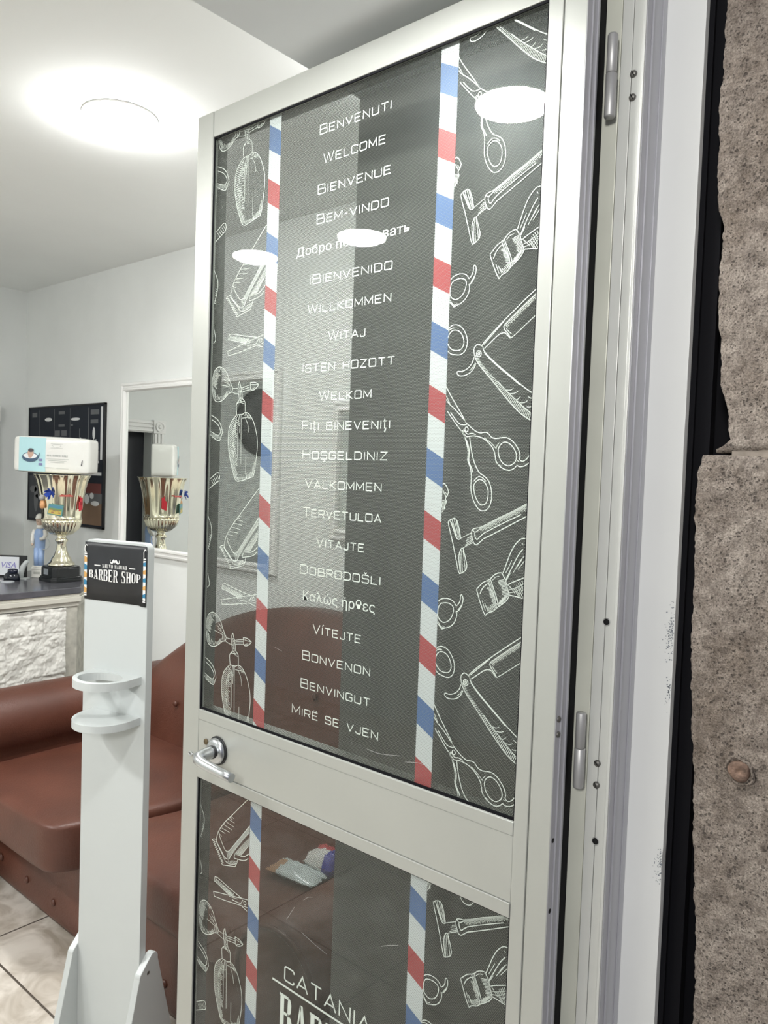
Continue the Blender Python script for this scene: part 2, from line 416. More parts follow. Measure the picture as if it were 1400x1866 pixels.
# profile ridges and screws on the hinge edge
b = MB()
for x0, x1, dy in ((.9005, .912, .0), (.9125, .9145, .002), (.9150, .9260, .0), (.9265, .9285, .002), (.929, .9345, .0)):
    b.box((x0, .4618-dy, .012), (x1, .4622, 2.218))
P(b.build('hinge_edge', ALU_EDGE))
for z in (1.247, 1.227):
    b = MB(); b.lathe([(.0001, .4595), (.0035, .4600), (.0042, .4612), (.0042, .462)], (.908, 0, z), 'Y', 16); P(b.build('screw', SCREW))
for z in (1.087, .993):
    b = MB(); b.lathe([(.0, .4616), (.0032, .4615), (.0034, .463)], (.9075, 0, z), 'Y', 14); P(b.build('screw_hole', HOLE))

SCRATCHES = [[(0.3171, 0.8466), (0.3068, 0.8426), (0.2966, 0.8339)],[(0.2746, 0.8129), (0.2656, 0.7988), (0.2565, 0.7846)],[(0.2937, 0.7768), (0.3258, 0.7695), (0.3542, 0.765)],[(0.469, 0.8272), (0.4841, 0.8354), (0.5023, 0.8431)],[(0.4258, 1.126), (0.4541, 1.1256), (0.4941, 1.1327)],[(0.503, 1.1258), (0.5287, 1.1311), (0.5491, 1.1301)],[(0.2053, 1.2495), (0.2239, 1.2459)],]
# rubber gasket line round the panes, panes, printed film
for (z0, z1) in ((ZM1, ZT), (ZB, ZM0)):
    b = MB(); b.box((.905, .5166, z0), (.9095, 1.211, z1), 1); b.mi[-1] = 0; gp = P(b.build('glass_pane', [GLASS, GLASS_BACK]))
    b = MB()
    for ln in SCRATCHES:
        if z0 < ln[0][1] < z1: ribbon(b, smooth_line(ln, 6), .0006, dpt(.9046))
    o = b.build('scratches', SCRATCH, recalc=False); o.parent = gp
    b = MB()
    for y0, y1, a, c in ((.5166, 1.211, z0, z0+.004), (.5166, 1.211, z1-.003, z1), (.5166, .519, z0, z1), (1.2085, 1.211, z0, z1)):
        b.box((.903, y0, a), (.9049, y1, c))
    P(b.build('gasket', ALU_DARK))

GL = {'B': (.8, [[(0,0),(0,1),(.66,1),(.74,.93),(.74,.59),(.66,.53),(0,.53)], [(.66,.53),(.72,.53),(.8,.46),(.8,.07),(.72,0),(0,0)]]),
 'E': (.74, [[(.74,1),(0,1),(0,0),(.74,0)], [(0,.52),(.64,.52)]]), 'N': (.78, [[(0,0),(0,1),(.78,0),(.78,1)]]), 'V': (.84, [[(0,1),(.42,0),(.84,1)]]),
 'U': (.78, [[(0,1),(0,.1),(.09,0),(.69,0),(.78,.1),(.78,1)]]), 'T': (.8, [[(0,1),(.8,1)], [(.4,1),(.4,0)]]), 'I': (.06, [[(.03,0),(.03,1)]]),
 'W': (1.12, [[(0,1),(.28,0),(.56,.95),(.84,0),(1.12,1)]]), 'L': (.68, [[(0,1),(0,0),(.68,0)]]),
 'C': (.76, [[(.76,.78),(.76,.9),(.67,1),(.09,1),(0,.9),(0,.1),(.09,0),(.67,0),(.76,.1),(.76,.22)]]),
 'O': (.82, [[(.09,0),(0,.1),(0,.9),(.09,1),(.73,1),(.82,.9),(.82,.1),(.73,0),(.09,0)]]), 'M': (.92, [[(0,0),(0,1),(.46,.2),(.92,1),(.92,0)]]),
 'D': (.82, [[(0,0),(0,1),(.6,1),(.82,.82),(.82,.18),(.6,0),(0,0)]]), 'K': (.74, [[(0,0),(0,1)], [(.7,1),(.1,.5),(.74,0)], [(0,.5),(.1,.5)]]),
 'J': (.58, [[(.58,1),(.58,.1),(.49,0),(.09,0),(0,.1),(0,.26)]]), 'A': (.84, [[(0,0),(.42,1),(.84,0)], [(.14,.3),(.7,.3)]]),
 'S': (.76, [[(.74,.8),(.74,.9),(.66,1),(.09,1),(.01,.9),(.01,.63),(.09,.54),(.67,.54),(.76,.45),(.76,.1),(.67,0),(.09,0),(0,.1),(0,.22)]]),
 'H': (.78, [[(0,0),(0,1)], [(.78,0),(.78,1)], [(0,.52),(.78,.52)]]), 'Z': (.76, [[(0,1),(.76,1),(0,0),(.76,0)]]), 'F': (.72, [[(.72,1),(0,1),(0,0)], [(0,.52),(.62,.52)]]),
 'G': (.78, [[(.76,.8),(.76,.9),(.67,1),(.09,1),(0,.9),(0,.1),(.09,0),(.69,0),(.78,.1),(.78,.48),(.42,.48)]]),
 'R': (.78, [[(0,0),(0,1),(.68,1),(.77,.92),(.77,.55),(.68,.46),(0,.46)], [(.5,.46),(.78,0)]]), '-': (.36, [[(0,.45),(.36,.45)]]),
 '\u00a1': (.06, [[(.03,0),(.03,.68)], [(.03,.9),(.03,1)]]), ' ': (.45, []),
 '\u0163': (.34, [[(.1,1.28),(.1,.1),(.18,0),(.34,.04)], [(-.06,.95),(.32,.95)], [(.16,-.08),(.24,-.16),(.18,-.32),(.06,-.36)]])}
def accent(base, extra): g = GL[base]; return (g[0], g[1]+extra)
GL['\u00c4'] = accent('A', [[(.2,1.2),(.28,1.2)], [(.56,1.2),(.64,1.2)]]); GL['\u00cb'] = accent('E', [[(.16,1.2),(.24,1.2)], [(.5,1.2),(.58,1.2)]])
GL['\u015e'] = accent('S', [[(.38,0),(.42,-.12),(.5,-.2),(.44,-.32),(.3,-.34)]]); GL['\u0160'] = accent('S', [[(.22,1.36),(.38,1.16),(.54,1.36)]]); GL['\u00cd'] = accent('I', [[(.0,1.15),(.2,1.38)]])
def stroke_word(mb, text, u0, u1, z, cap, fn, wd=.0015, small=.82, first=True):
    x = 0; out = []
    for i, ch in enumerate(text):
        s = 1.0 if (first and (i == 0 or (i == 1 and text[0] == '\u00a1'))) or not first else small
        adv, ls = GL[ch]
        for l in ls: out.append([(x+a*s, c*s) for a, c in l])
        x += adv*s+.27
    k = (u1-u0)/(x-.27)
    for l in out: ribbon(mb, [(u0+a*k, z+c*cap) for a, c in l], wd, fn)

def text_mesh(mb, body, u0, u1, z, fn, mi=0, vs=None):
    cu = bpy.data.curves.new('lettering', 'FONT'); cu.body = body; cu.resolution_u = 3
    ob = bpy.data.objects.new('lettering', cu); COL.objects.link(ob)
    bpy.context.view_layer.update()
    me = ob.evaluated_get(bpy.context.evaluated_depsgraph_get()).to_mesh()
    V = [tuple(v.co) for v in me.vertices]; F = [tuple(p.vertices) for p in me.polygons]
    bpy.data.objects.remove(ob); bpy.data.curves.remove(cu)
    if not V: return
    a = min(v[0] for v in V); c = max(v[0] for v in V); k = (u1-u0)/(c-a)
    mb.add([fn(u0+(v[0]-a)*k, z+v[1]*(vs if vs else k)) for v in V], F, mi)

def slab(ch):
    """fat-faced slab capital in a unit box: list of polygons"""
    st = [(.06,0),(.36,0),(.36,1),(.06,1)]; q = lambda a, c, d, e: [(a,c),(d,c),(d,e),(a,e)]
    sl = [q(0,0,.08,.07), q(0,.93,.08,1)]
    return {'B': [st, q(.36,.92,.7,1), q(.36,.47,.74,.55), q(.36,0,.74,.08), [(.62,.51),(.86,.58),(.92,.68),(.92,.84),(.84,.95),(.66,1)], [(.64,0),(.88,.05),(.98,.16),(.98,.36),(.9,.47),(.64,.53)]]+sl,
     'R': [st, q(.36,.92,.7,1), q(.36,.45,.7,.53), [(.62,.47),(.86,.55),(.92,.66),(.92,.84),(.84,.95),(.66,1)], [(.5,.47),(.74,.47),(.9,.1),(1,.08),(1,0),(.74,0)], q(.36,0,.44,.07)]+sl,
     'P': [st, q(.36,.92,.7,1), q(.36,.4,.7,.48), [(.62,.41),(.88,.5),(.95,.62),(.95,.82),(.86,.94),(.66,1)], q(.36,0,.46,.07)]+sl,
     'A': [[(.1,0),(.2,0),(.52,.95),(.42,1)], [(.42,1),(.62,1),(.96,0),(.62,0)], q(.24,.24,.7,.33), q(0,0,.3,.07), q(.54,0,1,.07)],
     'E': [st, q(.36,.92,.9,1), q(.36,0,.94,.08), q(.36,.46,.66,.54), q(.82,.72,.9,1), q(.86,0,.94,.28), q(.6,.38,.67,.62)]+sl,
     'S': [[(.06,.62),(.36,.62),(.36,.9),(.2,.97),(.06,.84)], q(.2,.92,.78,1), [(.06,.66),(.3,.5),(.94,.36),(.94,.42),(.7,.56),(.3,.72)], [(.64,.1),(.8,.03),(.94,.16),(.94,.4),(.64,.4)], q(.2,0,.8,.08), q(.82,.68,.9,1), q(.06,0,.14,.32)],
     'H': [st, [(.64,0),(.94,0),(.94,1),(.64,1)], q(.36,.46,.64,.55), q(0,0,.44,.07), q(0,.93,.44,1), q(.56,0,1,.07), q(.56,.93,1,1)],
     'O': [[(.04,.2),(.16,.04),(.34,.0),(.34,1),(.16,.96),(.04,.8)], [(.96,.2),(.96,.8),(.84,.96),(.66,1),(.66,0),(.84,.04)], q(.34,.93,.66,1), q(.34,0,.66,.07)],
     'L': [st, q(.36,0,.92,.08), q(.84,0,.92,.34)]+sl, 'V': [[(.04,1),(.38,1),(.6,.1),(.5,0)], [(.5,0),(.58,.1),(.92,1),(.82,1)], q(0,.93,.46,1), q(.7,.93,1,1)],
     'M': [q(.08,0,.17,1), [(.08,1),(.34,1),(.52,.25),(.46,.05)], [(.46,.05),(.54,.2),(.68,1),(.62,1)], q(.66,0,.94,1), q(0,0,.26,.07), q(.58,0,1,.07), q(0,.93,.2,1)],
     'I': [[(.3,0),(.66,0),(.66,1),(.3,1)], q(.18,0,.8,.07), q(.18,.93,.8,1)], 'N': [q(.08,0,.17,1), [(.08,1),(.4,1),(.9,.0),(.62,0)], q(.82,0,.91,1), q(0,0,.26,.07), q(.72,.93,1,1), q(0,.93,.2,1)]}.get(ch, [])
def slab_word(mb, text, u0, u1, zf, fn, gap=.16, space=.55, mi=0):
    """zf(u) -> (bottom, top) lets the line of capitals follow an arch"""
    adv = [(space if c == ' ' else (.62 if c == 'I' else 1.0)) for c in text]; tot = sum(adv)+gap*(len(text)-1); k = (u1-u0)/tot; x = 0
    for c, a in zip(text, adv):
        for pl in slab(c):
            pts = []
            for i, p_ in enumerate(pl):
                q_ = pl[(i+1) % len(pl)]
                for t in (0, .5): pts.append((p_[0]+(q_[0]-p_[0])*t, p_[1]+(q_[1]-p_[1])*t))
            vs = []
            for px_, pz_ in pts:
                u = u0+(x+px_*a)*k; z0, z1 = zf(u); vs.append(fn(u, z0+(z1-z0)*pz_))
            mb.add(vs, [tuple(range(len(vs)))], mi)
        x += a+gap

FX, SX, IX = .9112, .9108, .9103       # film, stripes, ink depth behind the glass
def stripes(u0, u1, z_blue, slant, z0, z1, parent, per=.1841):
    mb = MB(); eps = .0002
    def poly(za, zb, mi):              # band between za (top, at u0) and zb, sloping down to u1
        pts = [(u0, za), (u1, za-slant), (u1, zb-slant), (u0, zb)]
        def clip_(pts, lim, sgn):
            out = []
            for i in range(len(pts)):
                a, c = pts[i-1], pts[i]; ia, ic = sgn*(a[1]-lim) <= 0, sgn*(c[1]-lim) <= 0
                if ia != ic:
                    t = (lim-a[1])/(c[1]-a[1]); out.append((a[0]+(c[0]-a[0])*t, lim))
                if ic: out.append(c)
            return out
        pts = clip_(pts, z1, 1)
        if len(pts) > 2: pts = clip_(pts, z0, -1)
        if len(pts) > 2: mb.add([(SX, YG-u, z) for u, z in pts], [tuple(range(len(pts)))], mi)
    k0 = int((z0-z_blue)/per)-2
    for k in range(k0, k0+14):
        t = z_blue+k*per
        poly(t, t-.0420, 2); poly(t-.0420, t-.0920, 0); poly(t-.0920, t-.1333, 1); poly(t-.1333, t-per, 0)
    o = mb.build('barber_stripe', [FILM_WHITE, FILM_RED, FILM_BLUE], recalc=False); o.parent = parent; return o

def film(z0, z1, shifts, zb_l, zb_r, words):
    b = MB(); b.box((FX, .5166, z0), (FX+.0003, 1.211, z1)); f = P(b.build('printed_film', FILM))
    I = Matrix.Translation(-door_off)
    def F_(o): o.parent = f; return o
    F_(stripes(.1465, .1768, zb_l, .018, z0, z1, f)); F_(stripes(.5170, .5480, zb_r, .0165, z0, z1, f))
    for name, art, lo, hi in (('razor_and_scissor_drawing', ART_RIGHT, .5480, UR), ('atomizer_and_clipper_drawing', ART_LEFT, 0.0, .1465)):
        mb = MB()
        for s in shifts:
            for row in art:
                pts = [(row[i]/1e4, row[i+1]/1e4+s) for i in range(1, len(row), 2)]
                zs = [q[1] for q in pts]
                if max(zs) < z0-.02 or min(zs) > z1+.02: continue
                if row[0]: pts = smooth_line(pts)
                ribbon(mb, pts, .00125 if len(row) > 7 else .00085, dpt(IX), lambda u, z: lo < u < hi and z0 < z < z1)
        F_(mb.build(name, INK, recalc=False))
    mb = MB(); words(mb); F_(mb.build('lettering', INK, recalc=False))
    return f

WORDS = [('BENVENUTI', .2729, .4254), ('WELCOME', .2833, .4156), ('BIENVENUE', .2725, .4283), ('BEM-VINDO', .2722, .4261), None, ('\u00a1BIENVENIDO', .2596, .438),
 ('WILLKOMMEN', .2565, .4378), ('WITAJ', .3072, .3871), ('ISTEN HOZOTT', .2489, .4494), ('WELKOM', .2905, .4043), ('FI\u0163I BINEVENI\u0163I', .2522, .4448), ('HO\u015eGELDINIZ', .2554, .4413),
 ('V\u00c4LKOMMEN', .2630, .4318), ('TERVETULOA', .2605, .4336), ('VITAJTE', .2945, .4003), ('DOBRODO\u0160LI', .2578, .4364), None, ('V\u00cdTEJTE', .2925, .4), ('BONVENON', .2697, .4216), ('BENVINGUT', .2678, .4242), ('MIR\u00cb SE VJEN', .2483, .4423)]
def upper_words(mb):
    fn = dpt(IX)
    for i, wd in enumerate(WORDS):
        z = 2.1098-.04835*i
        if wd: stroke_word(mb, wd[0], wd[1], wd[2], z, .0146, fn, .0017)
        elif i == 4: text_mesh(mb, '\u0414\u043e\u0431\u0440\u043e \u043f\u043e\u0436\u0430\u043b\u043e\u0432\u0430\u0442\u044c', .2250, .4709, z+.0015, fn, vs=.0205)
        else:
            text_mesh(mb, '\u039a\u03b1\u03bb\u03ce\u03c2 \u03ae\u03c1\u03b8\u03b5\u03c2', .2662, .4277, z+.0035, fn, vs=.0225)
            ribbon(mb, [(.2480, z+.0185), (.2492, z+.0155)], .0014, fn)
def lower_words(mb):
    fn = dpt(IX)
    stroke_word(mb, 'CATANIA', .2498, .4485, .6712, .0245, fn, .0028, first=False)
    ribbon(mb, [(.2186, .6600), (.4794, .6600)], .0036, fn)
    slab_word(mb, 'BARBER', .2388, .4592, lambda u: (.578, .6448), fn)

# line drawings of the printed film: [smooth?, u, z, u, z, ...] in tenths of a millimetre on the glass
ART_RIGHT = [
  [1,5479,18352,5531,18399,5605,18422,5692,18420,5753,18395,5788,18358,5802,18334],
  [1,5486,18208,5490,18262,5521,18324,5588,18353,5668,18358,5736,18333,5762,18280,5749,18206,5712,18135,5654,18088,5588,18069,5525,18098,5489,18147,5486,18208],
  [1,5802,18334,5840,18367,5870,18427,5873,18491,5892,18507,5916,18474,5916,18410,5893,18338,5844,18269,5799,18254],
  [1,5905,18379,5874,18330,5837,18281],
  [1,5799,18254,5820,18229,5811,18155,5768,18074,5698,18017,5618,17989,5565,17971,5530,18004,5486,18048],
  [1,5492,18075,5557,17996,5617,18011],
  [1,5478,17657,5517,17697,5577,17716,5645,17707,5714,17667,5771,17596,5808,17517,5818,17440,5802,17365,5765,17313,5706,17285,5625,17289,5542,17309,5478,17358],
  [1,5477,17513,5495,17578,5541,17629,5601,17640,5670,17617,5726,17557,5757,17478,5753,17413,5716,17361,5649,17347,5567,17362,5510,17411,5483,17457,5477,17513],
  [1,5472,17624,5499,17650,5539,17668,5586,17669],
  [0,6971,18120,6753,17963,6418,17702,6214,17533,6093,17421,6069,17386],
  [0,6969,18060,6699,17857,6526,17722,6421,17639,6404,17609,6424,17565,6489,17497,6522,17442],
  [0,6522,17442,6598,17492,6982,17784],
  [1,6448,17584,6480,17544,6531,17503],
  [1,6109,17340,6232,17436,6328,17506,6389,17525,6439,17517,6516,17442],
  [0,6094,17395,6155,17453,6252,17540,6406,17682],
  [0,6969,18060,7001,18032],
  [0,6952,18048,6988,18017],
  [0,6936,18035,6983,17995],
  [0,6920,18023,6962,17986],
  [0,6904,18011,6936,17983],
  [0,6887,17999,6927,17964],
  [0,6871,17986,6912,17951],
  [0,6855,17974,6889,17945],
  [0,6838,17962,6884,17922],
  [0,6822,17949,6855,17921],
  [0,6805,17937,6844,17903],
  [0,6789,17924,6831,17889],
  [0,6772,17912,6812,17878],
  [0,6756,17899,6799,17862],
  [0,6739,17887,6786,17847],
  [0,6722,17874,6774,17831],
  [0,6706,17862,6743,17830],
  [0,6689,17849,6734,17811],
  [0,6673,17836,6719,17797],
  [0,6656,17823,6694,17791],
  [0,6640,17810,6671,17783],
  [0,6623,17797,6675,17753],
  [0,6606,17784,6644,17752],
  [0,6590,17771,6628,17739],
  [0,6573,17758,6624,17715],
  [0,6556,17745,6601,17708],
  [0,6539,17732,6581,17697],
  [0,6522,17718,6571,17678],
  [0,6506,17705,6538,17678],
  [0,6489,17692,6536,17653],
  [0,6472,17679,6512,17645],
  [0,6455,17666,6489,17637],
  [0,6438,17652,6484,17614],
  [0,6421,17639,6473,17596],
  [1,6097,17336,6056,17382,6003,17404,5965,17389,5935,17343,5945,17267],
  [1,5945,17267,5974,17200,6030,17121,6138,17007,6285,16860,6429,16705,6583,16552,6746,16412,6975,16284],
  [1,6340,16878,6489,16739,6641,16613,6790,16493,6984,16355],
  [1,6069,17381,6111,17297,6218,17193,6374,17066,6527,16951,6703,16817,6849,16717,6993,16640],
  [1,6104,17288,6211,17184,6367,17057,6521,16942,6696,16808],
  [0,5945,17267,5985,17248],
  [0,5956,17242,6004,17228],
  [0,5967,17217,6021,17207],
  [0,5980,17192,6037,17186],
  [0,5996,17169,6052,17164],
  [0,6013,17145,6068,17143],
  [0,6029,17122,6086,17123],
  [0,6049,17101,6105,17103],
  [0,6069,17079,6124,17084],
  [0,6089,17058,6144,17065],
  [0,6109,17037,6163,17046],
  [0,6130,17016,6182,17027],
  [0,6150,16995,6201,17008],
  [0,6170,16974,6221,16989],
  [0,6191,16954,6241,16971],
  [0,6211,16933,6261,16952],
  [0,6232,16913,6280,16934],
  [0,6252,16892,6300,16916],
  [0,6273,16872,6319,16897],
  [0,6293,16851,6339,16879],
  [0,6312,16831,6358,16861],
  [0,6331,16810,6378,16843],
  [0,6351,16789,6397,16825],
  [0,6370,16768,6417,16807],
  [0,6389,16748,6436,16789],
  [0,6408,16727,6455,16771],
  [0,6428,16707,6474,16753],
  [0,6448,16687,6494,16735],
  [0,6468,16667,6514,16718],
  [0,6488,16647,6535,16701],
  [0,6508,16627,6555,16684],
  [0,6527,16608,6575,16667],
  [0,6547,16588,6595,16651],
  [0,6567,16568,6615,16634],
  [0,6587,16549,6635,16617],
  [0,6608,16531,6655,16601],
  [0,6630,16512,6676,16585],
  [0,6651,16494,6696,16568],
  [0,6672,16476,6716,16552],
  [0,6693,16458,6736,16536],
  [0,6714,16440,6756,16520],
  [0,6735,16422,6777,16504],
  [0,6757,16406,6797,16488],
  [0,6782,16392,6818,16473],
  [0,6806,16378,6839,16458],
  [0,6831,16365,6860,16444],
  [0,6855,16351,6880,16429],
  [0,6879,16338,6901,16414],
  [0,6903,16324,6922,16399],
  [0,6928,16311,6942,16384],
  [0,6952,16297,6963,16370],
  [0,6975,16284,6984,16355],
  [1,6488,16750,6550,16747,6597,16771],
  [1,6540,16700,6612,16702,6671,16725],
  [1,6629,16613,6676,16622,6711,16651],
  [1,6703,16569,6774,16571,6820,16595],
  [1,6812,16513,6871,16511,6905,16536],
  [1,6885,16460,6920,16462,6943,16473],
  [0,6829,16646,6973,16574],
  [1,6059,17272,6054,17252,6041,17238,6022,17234,6002,17241,5987,17257,5981,17278,5985,17298,5999,17312,6018,17316,6038,17309,6053,17293,6059,17272],
  [1,6035,17274,6031,17262,6021,17258,6009,17264,6004,17276,6008,17288,6019,17293,6030,17287,6035,17274],
  [1,5940,17230,5911,17151,5836,17080,5744,17047,5677,17052,5664,17025,5700,16990,5787,16987,5878,17017,5941,17073,5977,17146],
  [1,5961,17147,5933,17100,5883,17055],
  [1,5437,16910,5482,16847,5556,16732,5672,16573,5788,16416,5845,16327],
  [1,5445,16737,5476,16680,5542,16600,5648,16519,5761,16416,5845,16332],
  [1,5466,16747,5518,16667,5570,16577],
  [1,5453,16569,5599,16398,5742,16241,5868,16124],
  [1,5575,16476,5654,16386,5739,16307,5807,16292,5880,16299],
  [1,5845,16327,5900,16282,5995,16215,6088,16176,6204,16180,6283,16115,6359,16096,6495,16112,6594,16076,6670,16008,6722,15935,6743,15863,6740,15811,6789,15790,6846,15822,6885,15869,6905,15833,6878,15771,6815,15729,6745,15717,6702,15732,6661,15695,6590,15667,6503,15681,6414,15733,6367,15796,6351,15870,6316,15955,6236,16041,6130,16106,5999,16134,5868,16124],
  [1,5810,16229,5880,16162,5945,16172,6024,16155],
  [1,6169,16105,6287,16030,6366,15955],
  [1,6366,15955,6376,15998,6412,16040],
  [1,6399,15924,6414,15987,6462,16035,6523,16045,6598,16008,6662,15935,6689,15862,6675,15789,6611,15736,6550,15730,6475,15765,6421,15839,6399,15924],
  [1,6388,15754,6439,15728,6477,15723],
  [1,6705,15800,6735,15779],
  [1,5797,16218,5842,16108,5888,15987,5906,15889,5904,15790,5955,15682,5974,15573,5976,15398,6003,15290,6058,15183,6127,15111,6192,15096,6255,15117,6308,15195,6324,15314,6303,15431,6254,15526,6168,15589,6102,15630,6024,15748,5972,15889,5939,16020,5921,16118],
  [1,5777,16207,5856,16097,5908,15987,5925,15900,5924,15780,5982,15671,5997,15628],
  [1,6107,15527,6172,15513,6225,15461,6261,15387,6262,15279,6232,15202,6175,15176,6122,15197,6067,15271,6029,15378,6031,15466,6107,15527],
  [1,6023,15509,6092,15565,6157,15556,6223,15504],
  [1,5890,16228,5886,16208,5873,16197,5856,16197,5843,16209,5837,16228,5841,16248,5853,16259,5870,16259,5884,16247,5890,16228],
  [0,5608,14909,5654,14946,5722,14967,5764,14930,5803,14827,5837,14686],
  [1,5837,14686,5810,14670,5762,14691,5702,14809,5645,14923],
  [0,5608,14904,5625,14838,5697,14630,5762,14412,5811,14239,5841,14181,5893,14203,5951,14248,5962,14310,5930,14417,5884,14546],
  [1,5884,14546,5851,14537,5821,14451,5826,14352,5849,14221],
  [0,5675,14942,5782,14693],
  [0,5709,14955,5807,14689],
  [0,5743,14946,5826,14685],
  [0,5858,14521,5890,14214],
  [0,5885,14523,5938,14241],
  [0,5840,14475,5864,14200],
  [0,5670,14908,5761,14713],
  [1,5837,14686,5909,14724,6012,14776],
  [1,5883,14551,5955,14596,6058,14648],
  [0,5915,14592,6037,14663],
  [0,5940,14633,6027,14681],
  [0,5925,14659,6022,14706],
  [0,5950,14694,6014,14727],
  [1,6013,14754,6030,14821,6087,14847,6139,14856],
  [1,6013,14765,6036,14690,6072,14627,6111,14620,6161,14656,6211,14704],
  [1,6070,14791,6080,14726,6114,14691,6158,14732,6220,14786],
  [1,6036,14816,6070,14791,6115,14811,6152,14846],
  [0,6139,14856,6265,14913,6449,15011,6630,15095,6806,15188,6967,15277],
  [0,6145,14841,6271,14898,6455,14996,6636,15081,6812,15174,6972,15263],
  [0,6220,14786,6393,14879,6575,14970,6800,15079],
  [0,6211,14704,6397,14799,6638,14927,6964,15103],
  [0,6139,14856,6178,14814],
  [0,6160,14865,6209,14813],
  [0,6180,14875,6222,14831],
  [0,6201,14884,6253,14830],
  [0,6222,14894,6273,14840],
  [0,6242,14903,6282,14861],
  [0,6263,14912,6316,14856],
  [0,6283,14923,6332,14870],
  [0,6303,14933,6352,14880],
  [0,6322,14944,6375,14887],
  [0,6342,14954,6386,14907],
  [0,6362,14964,6412,14909],
  [0,6381,14975,6435,14917],
  [0,6401,14985,6437,14946],
  [0,6420,14995,6473,14938],
  [0,6439,15005,6482,14960],
  [0,6459,15015,6503,14967],
  [0,6479,15024,6515,14985],
  [0,6499,15034,6547,14981],
  [0,6518,15043,6558,15000],
  [0,6538,15052,6591,14995],
  [0,6558,15061,6597,15019],
  [0,6577,15071,6623,15021],
  [0,6597,15080,6639,15034],
  [0,6617,15089,6663,15038],
  [0,6636,15098,6673,15058],
  [0,6655,15108,6691,15068],
  [0,6674,15118,6722,15064],
  [0,6692,15128,6741,15074],
  [0,6711,15138,6756,15089],
  [0,6730,15148,6782,15090],
  [0,6748,15158,6785,15117],
  [0,6767,15168,6817,15111],
  [0,6786,15177,6821,15138],
  [0,6804,15187,6857,15128],
  [0,6822,15197,6868,15147],
  [0,6841,15207,6885,15157],
  [0,6859,15217,6911,15158],
  [0,6877,15227,6925,15173],
  [0,6895,15237,6943,15183],
  [0,6913,15247,6946,15210],
  [0,6931,15257,6970,15213],
  [0,6949,15267,6982,15229],
  [0,6967,15277,7002,15237],
  [1,6141,14000,6178,14037,6240,14099,6315,14140,6358,14166,6412,14221,6473,14254,6535,14264,6568,14221,6601,14172,6630,14080,6658,14009,6667,13967,6627,13898,6556,13836,6484,13783,6424,13726,6337,13687,6300,13644],
  [0,6300,13644,6259,13709,6201,13832,6137,13994],
  [1,6315,14140,6371,14027,6440,13906,6477,13782],
  [1,6358,14166,6408,14053,6464,13931,6507,13808],
  [1,6340,14142,6396,14030,6456,13887],
  [1,6196,13930,6231,14010,6292,14077,6330,14093],
  [1,6391,14148,6439,14197,6500,14214],
  [0,6368,14033,6318,14042],
  [0,6378,14014,6309,14026],
  [0,6389,13996,6341,14004],
  [0,6400,13977,6347,13986],
  [0,6410,13959,6352,13969],
  [0,6421,13940,6352,13952],
  [0,6431,13922,6359,13934],
  [0,6441,13903,6376,13914],
  [0,6447,13883,6397,13891],
  [0,6453,13863,6393,13873],
  [0,6459,13843,6395,13853],
  [0,6465,13823,6420,13830],
  [0,6471,13802,6408,13813],
  [0,6477,13782,6423,13791],
  [0,6576,14180,6481,14149],
  [0,6586,14163,6486,14131],
  [0,6595,14146,6495,14114],
  [0,6604,14129,6511,14099],
  [0,6613,14112,6519,14081],
  [0,6622,14095,6545,14070],
  [0,6631,14078,6540,14048],
  [0,6637,14060,6563,14036],
  [0,6644,14042,6553,14012],
  [0,6650,14024,6557,13993],
  [0,6656,14006,6553,13972],
  [0,6662,13988,6576,13959],
  [0,6660,13971,6592,13948],
  [0,6647,13954,6555,13923],
  [0,6634,13937,6556,13911],
  [0,6621,13921,6518,13886],
  [0,6607,13904,6521,13874],
  [0,6594,13887,6508,13858],
  [0,6581,13870,6470,13832],
  [0,6567,13853,6480,13824],
  [0,6466,13770,6416,13823],
  [0,6447,13758,6398,13811],
  [0,6429,13746,6376,13802],
  [0,6411,13733,6368,13779],
  [0,6392,13721,6337,13780],
  [0,6374,13709,6309,13778],
  [0,6239,13848,6297,13714],
  [0,6279,13821,6342,13710],
  [1,6554,14263,6603,14395,6646,14516,6712,14648,6781,14727,6827,14757,6881,14761,6981,14759],
  [1,6597,14267,6653,14379,6685,14456],
  [1,6601,14172,6679,14329,6768,14506,6846,14618],
  [1,6614,14173,6670,14275],
  [1,6718,14291,6807,14447,6874,14526],
  [1,6788,14340,6855,14431,6933,14532],
  [1,6740,14325,6841,14481],
  [1,6617,14099,6700,14151,6818,14207,6969,14281],
  [1,6656,14051,6752,14084,6973,14203],
  [1,6665,14009,6778,14045,6928,14157],
  [1,6666,13978,6782,13971,6866,13961,6984,13966],
  [1,6628,14122,6692,14076,6756,14010],
  [0,6728,14081,6818,13976],
  [0,6774,14128,6878,13973],
  [0,6820,14176,6936,13980],
  [0,6878,14214,6966,14099],
  [0,6752,14094,6842,13974],
  [0,6797,14152,6907,13972],
  [0,6849,14195,6964,14015],
  [0,6830,14700,6849,14675],
  [0,6901,14700,6916,14678],
  [0,6875,14025,6978,14100],
  [0,6804,14006,6964,14140],
  [0,5458,15431,5513,15455,5556,15417,5595,15340,5583,15300,5557,15260,5512,15326,5463,15419],
  [1,5557,15260,5544,15231,5563,15195,5542,15136,5510,15067,5445,14973],
  [1,5434,15198,5490,15212,5560,15195],
  [0,5456,15194,5440,15088],
  [0,5475,15193,5459,15079],
  [0,5495,15193,5477,15068],
  [0,5514,15193,5497,15073],
  [0,5534,15193,5517,15078],
  [0,5553,15193,5536,15075],
  [1,5532,15338,5569,15294],
]
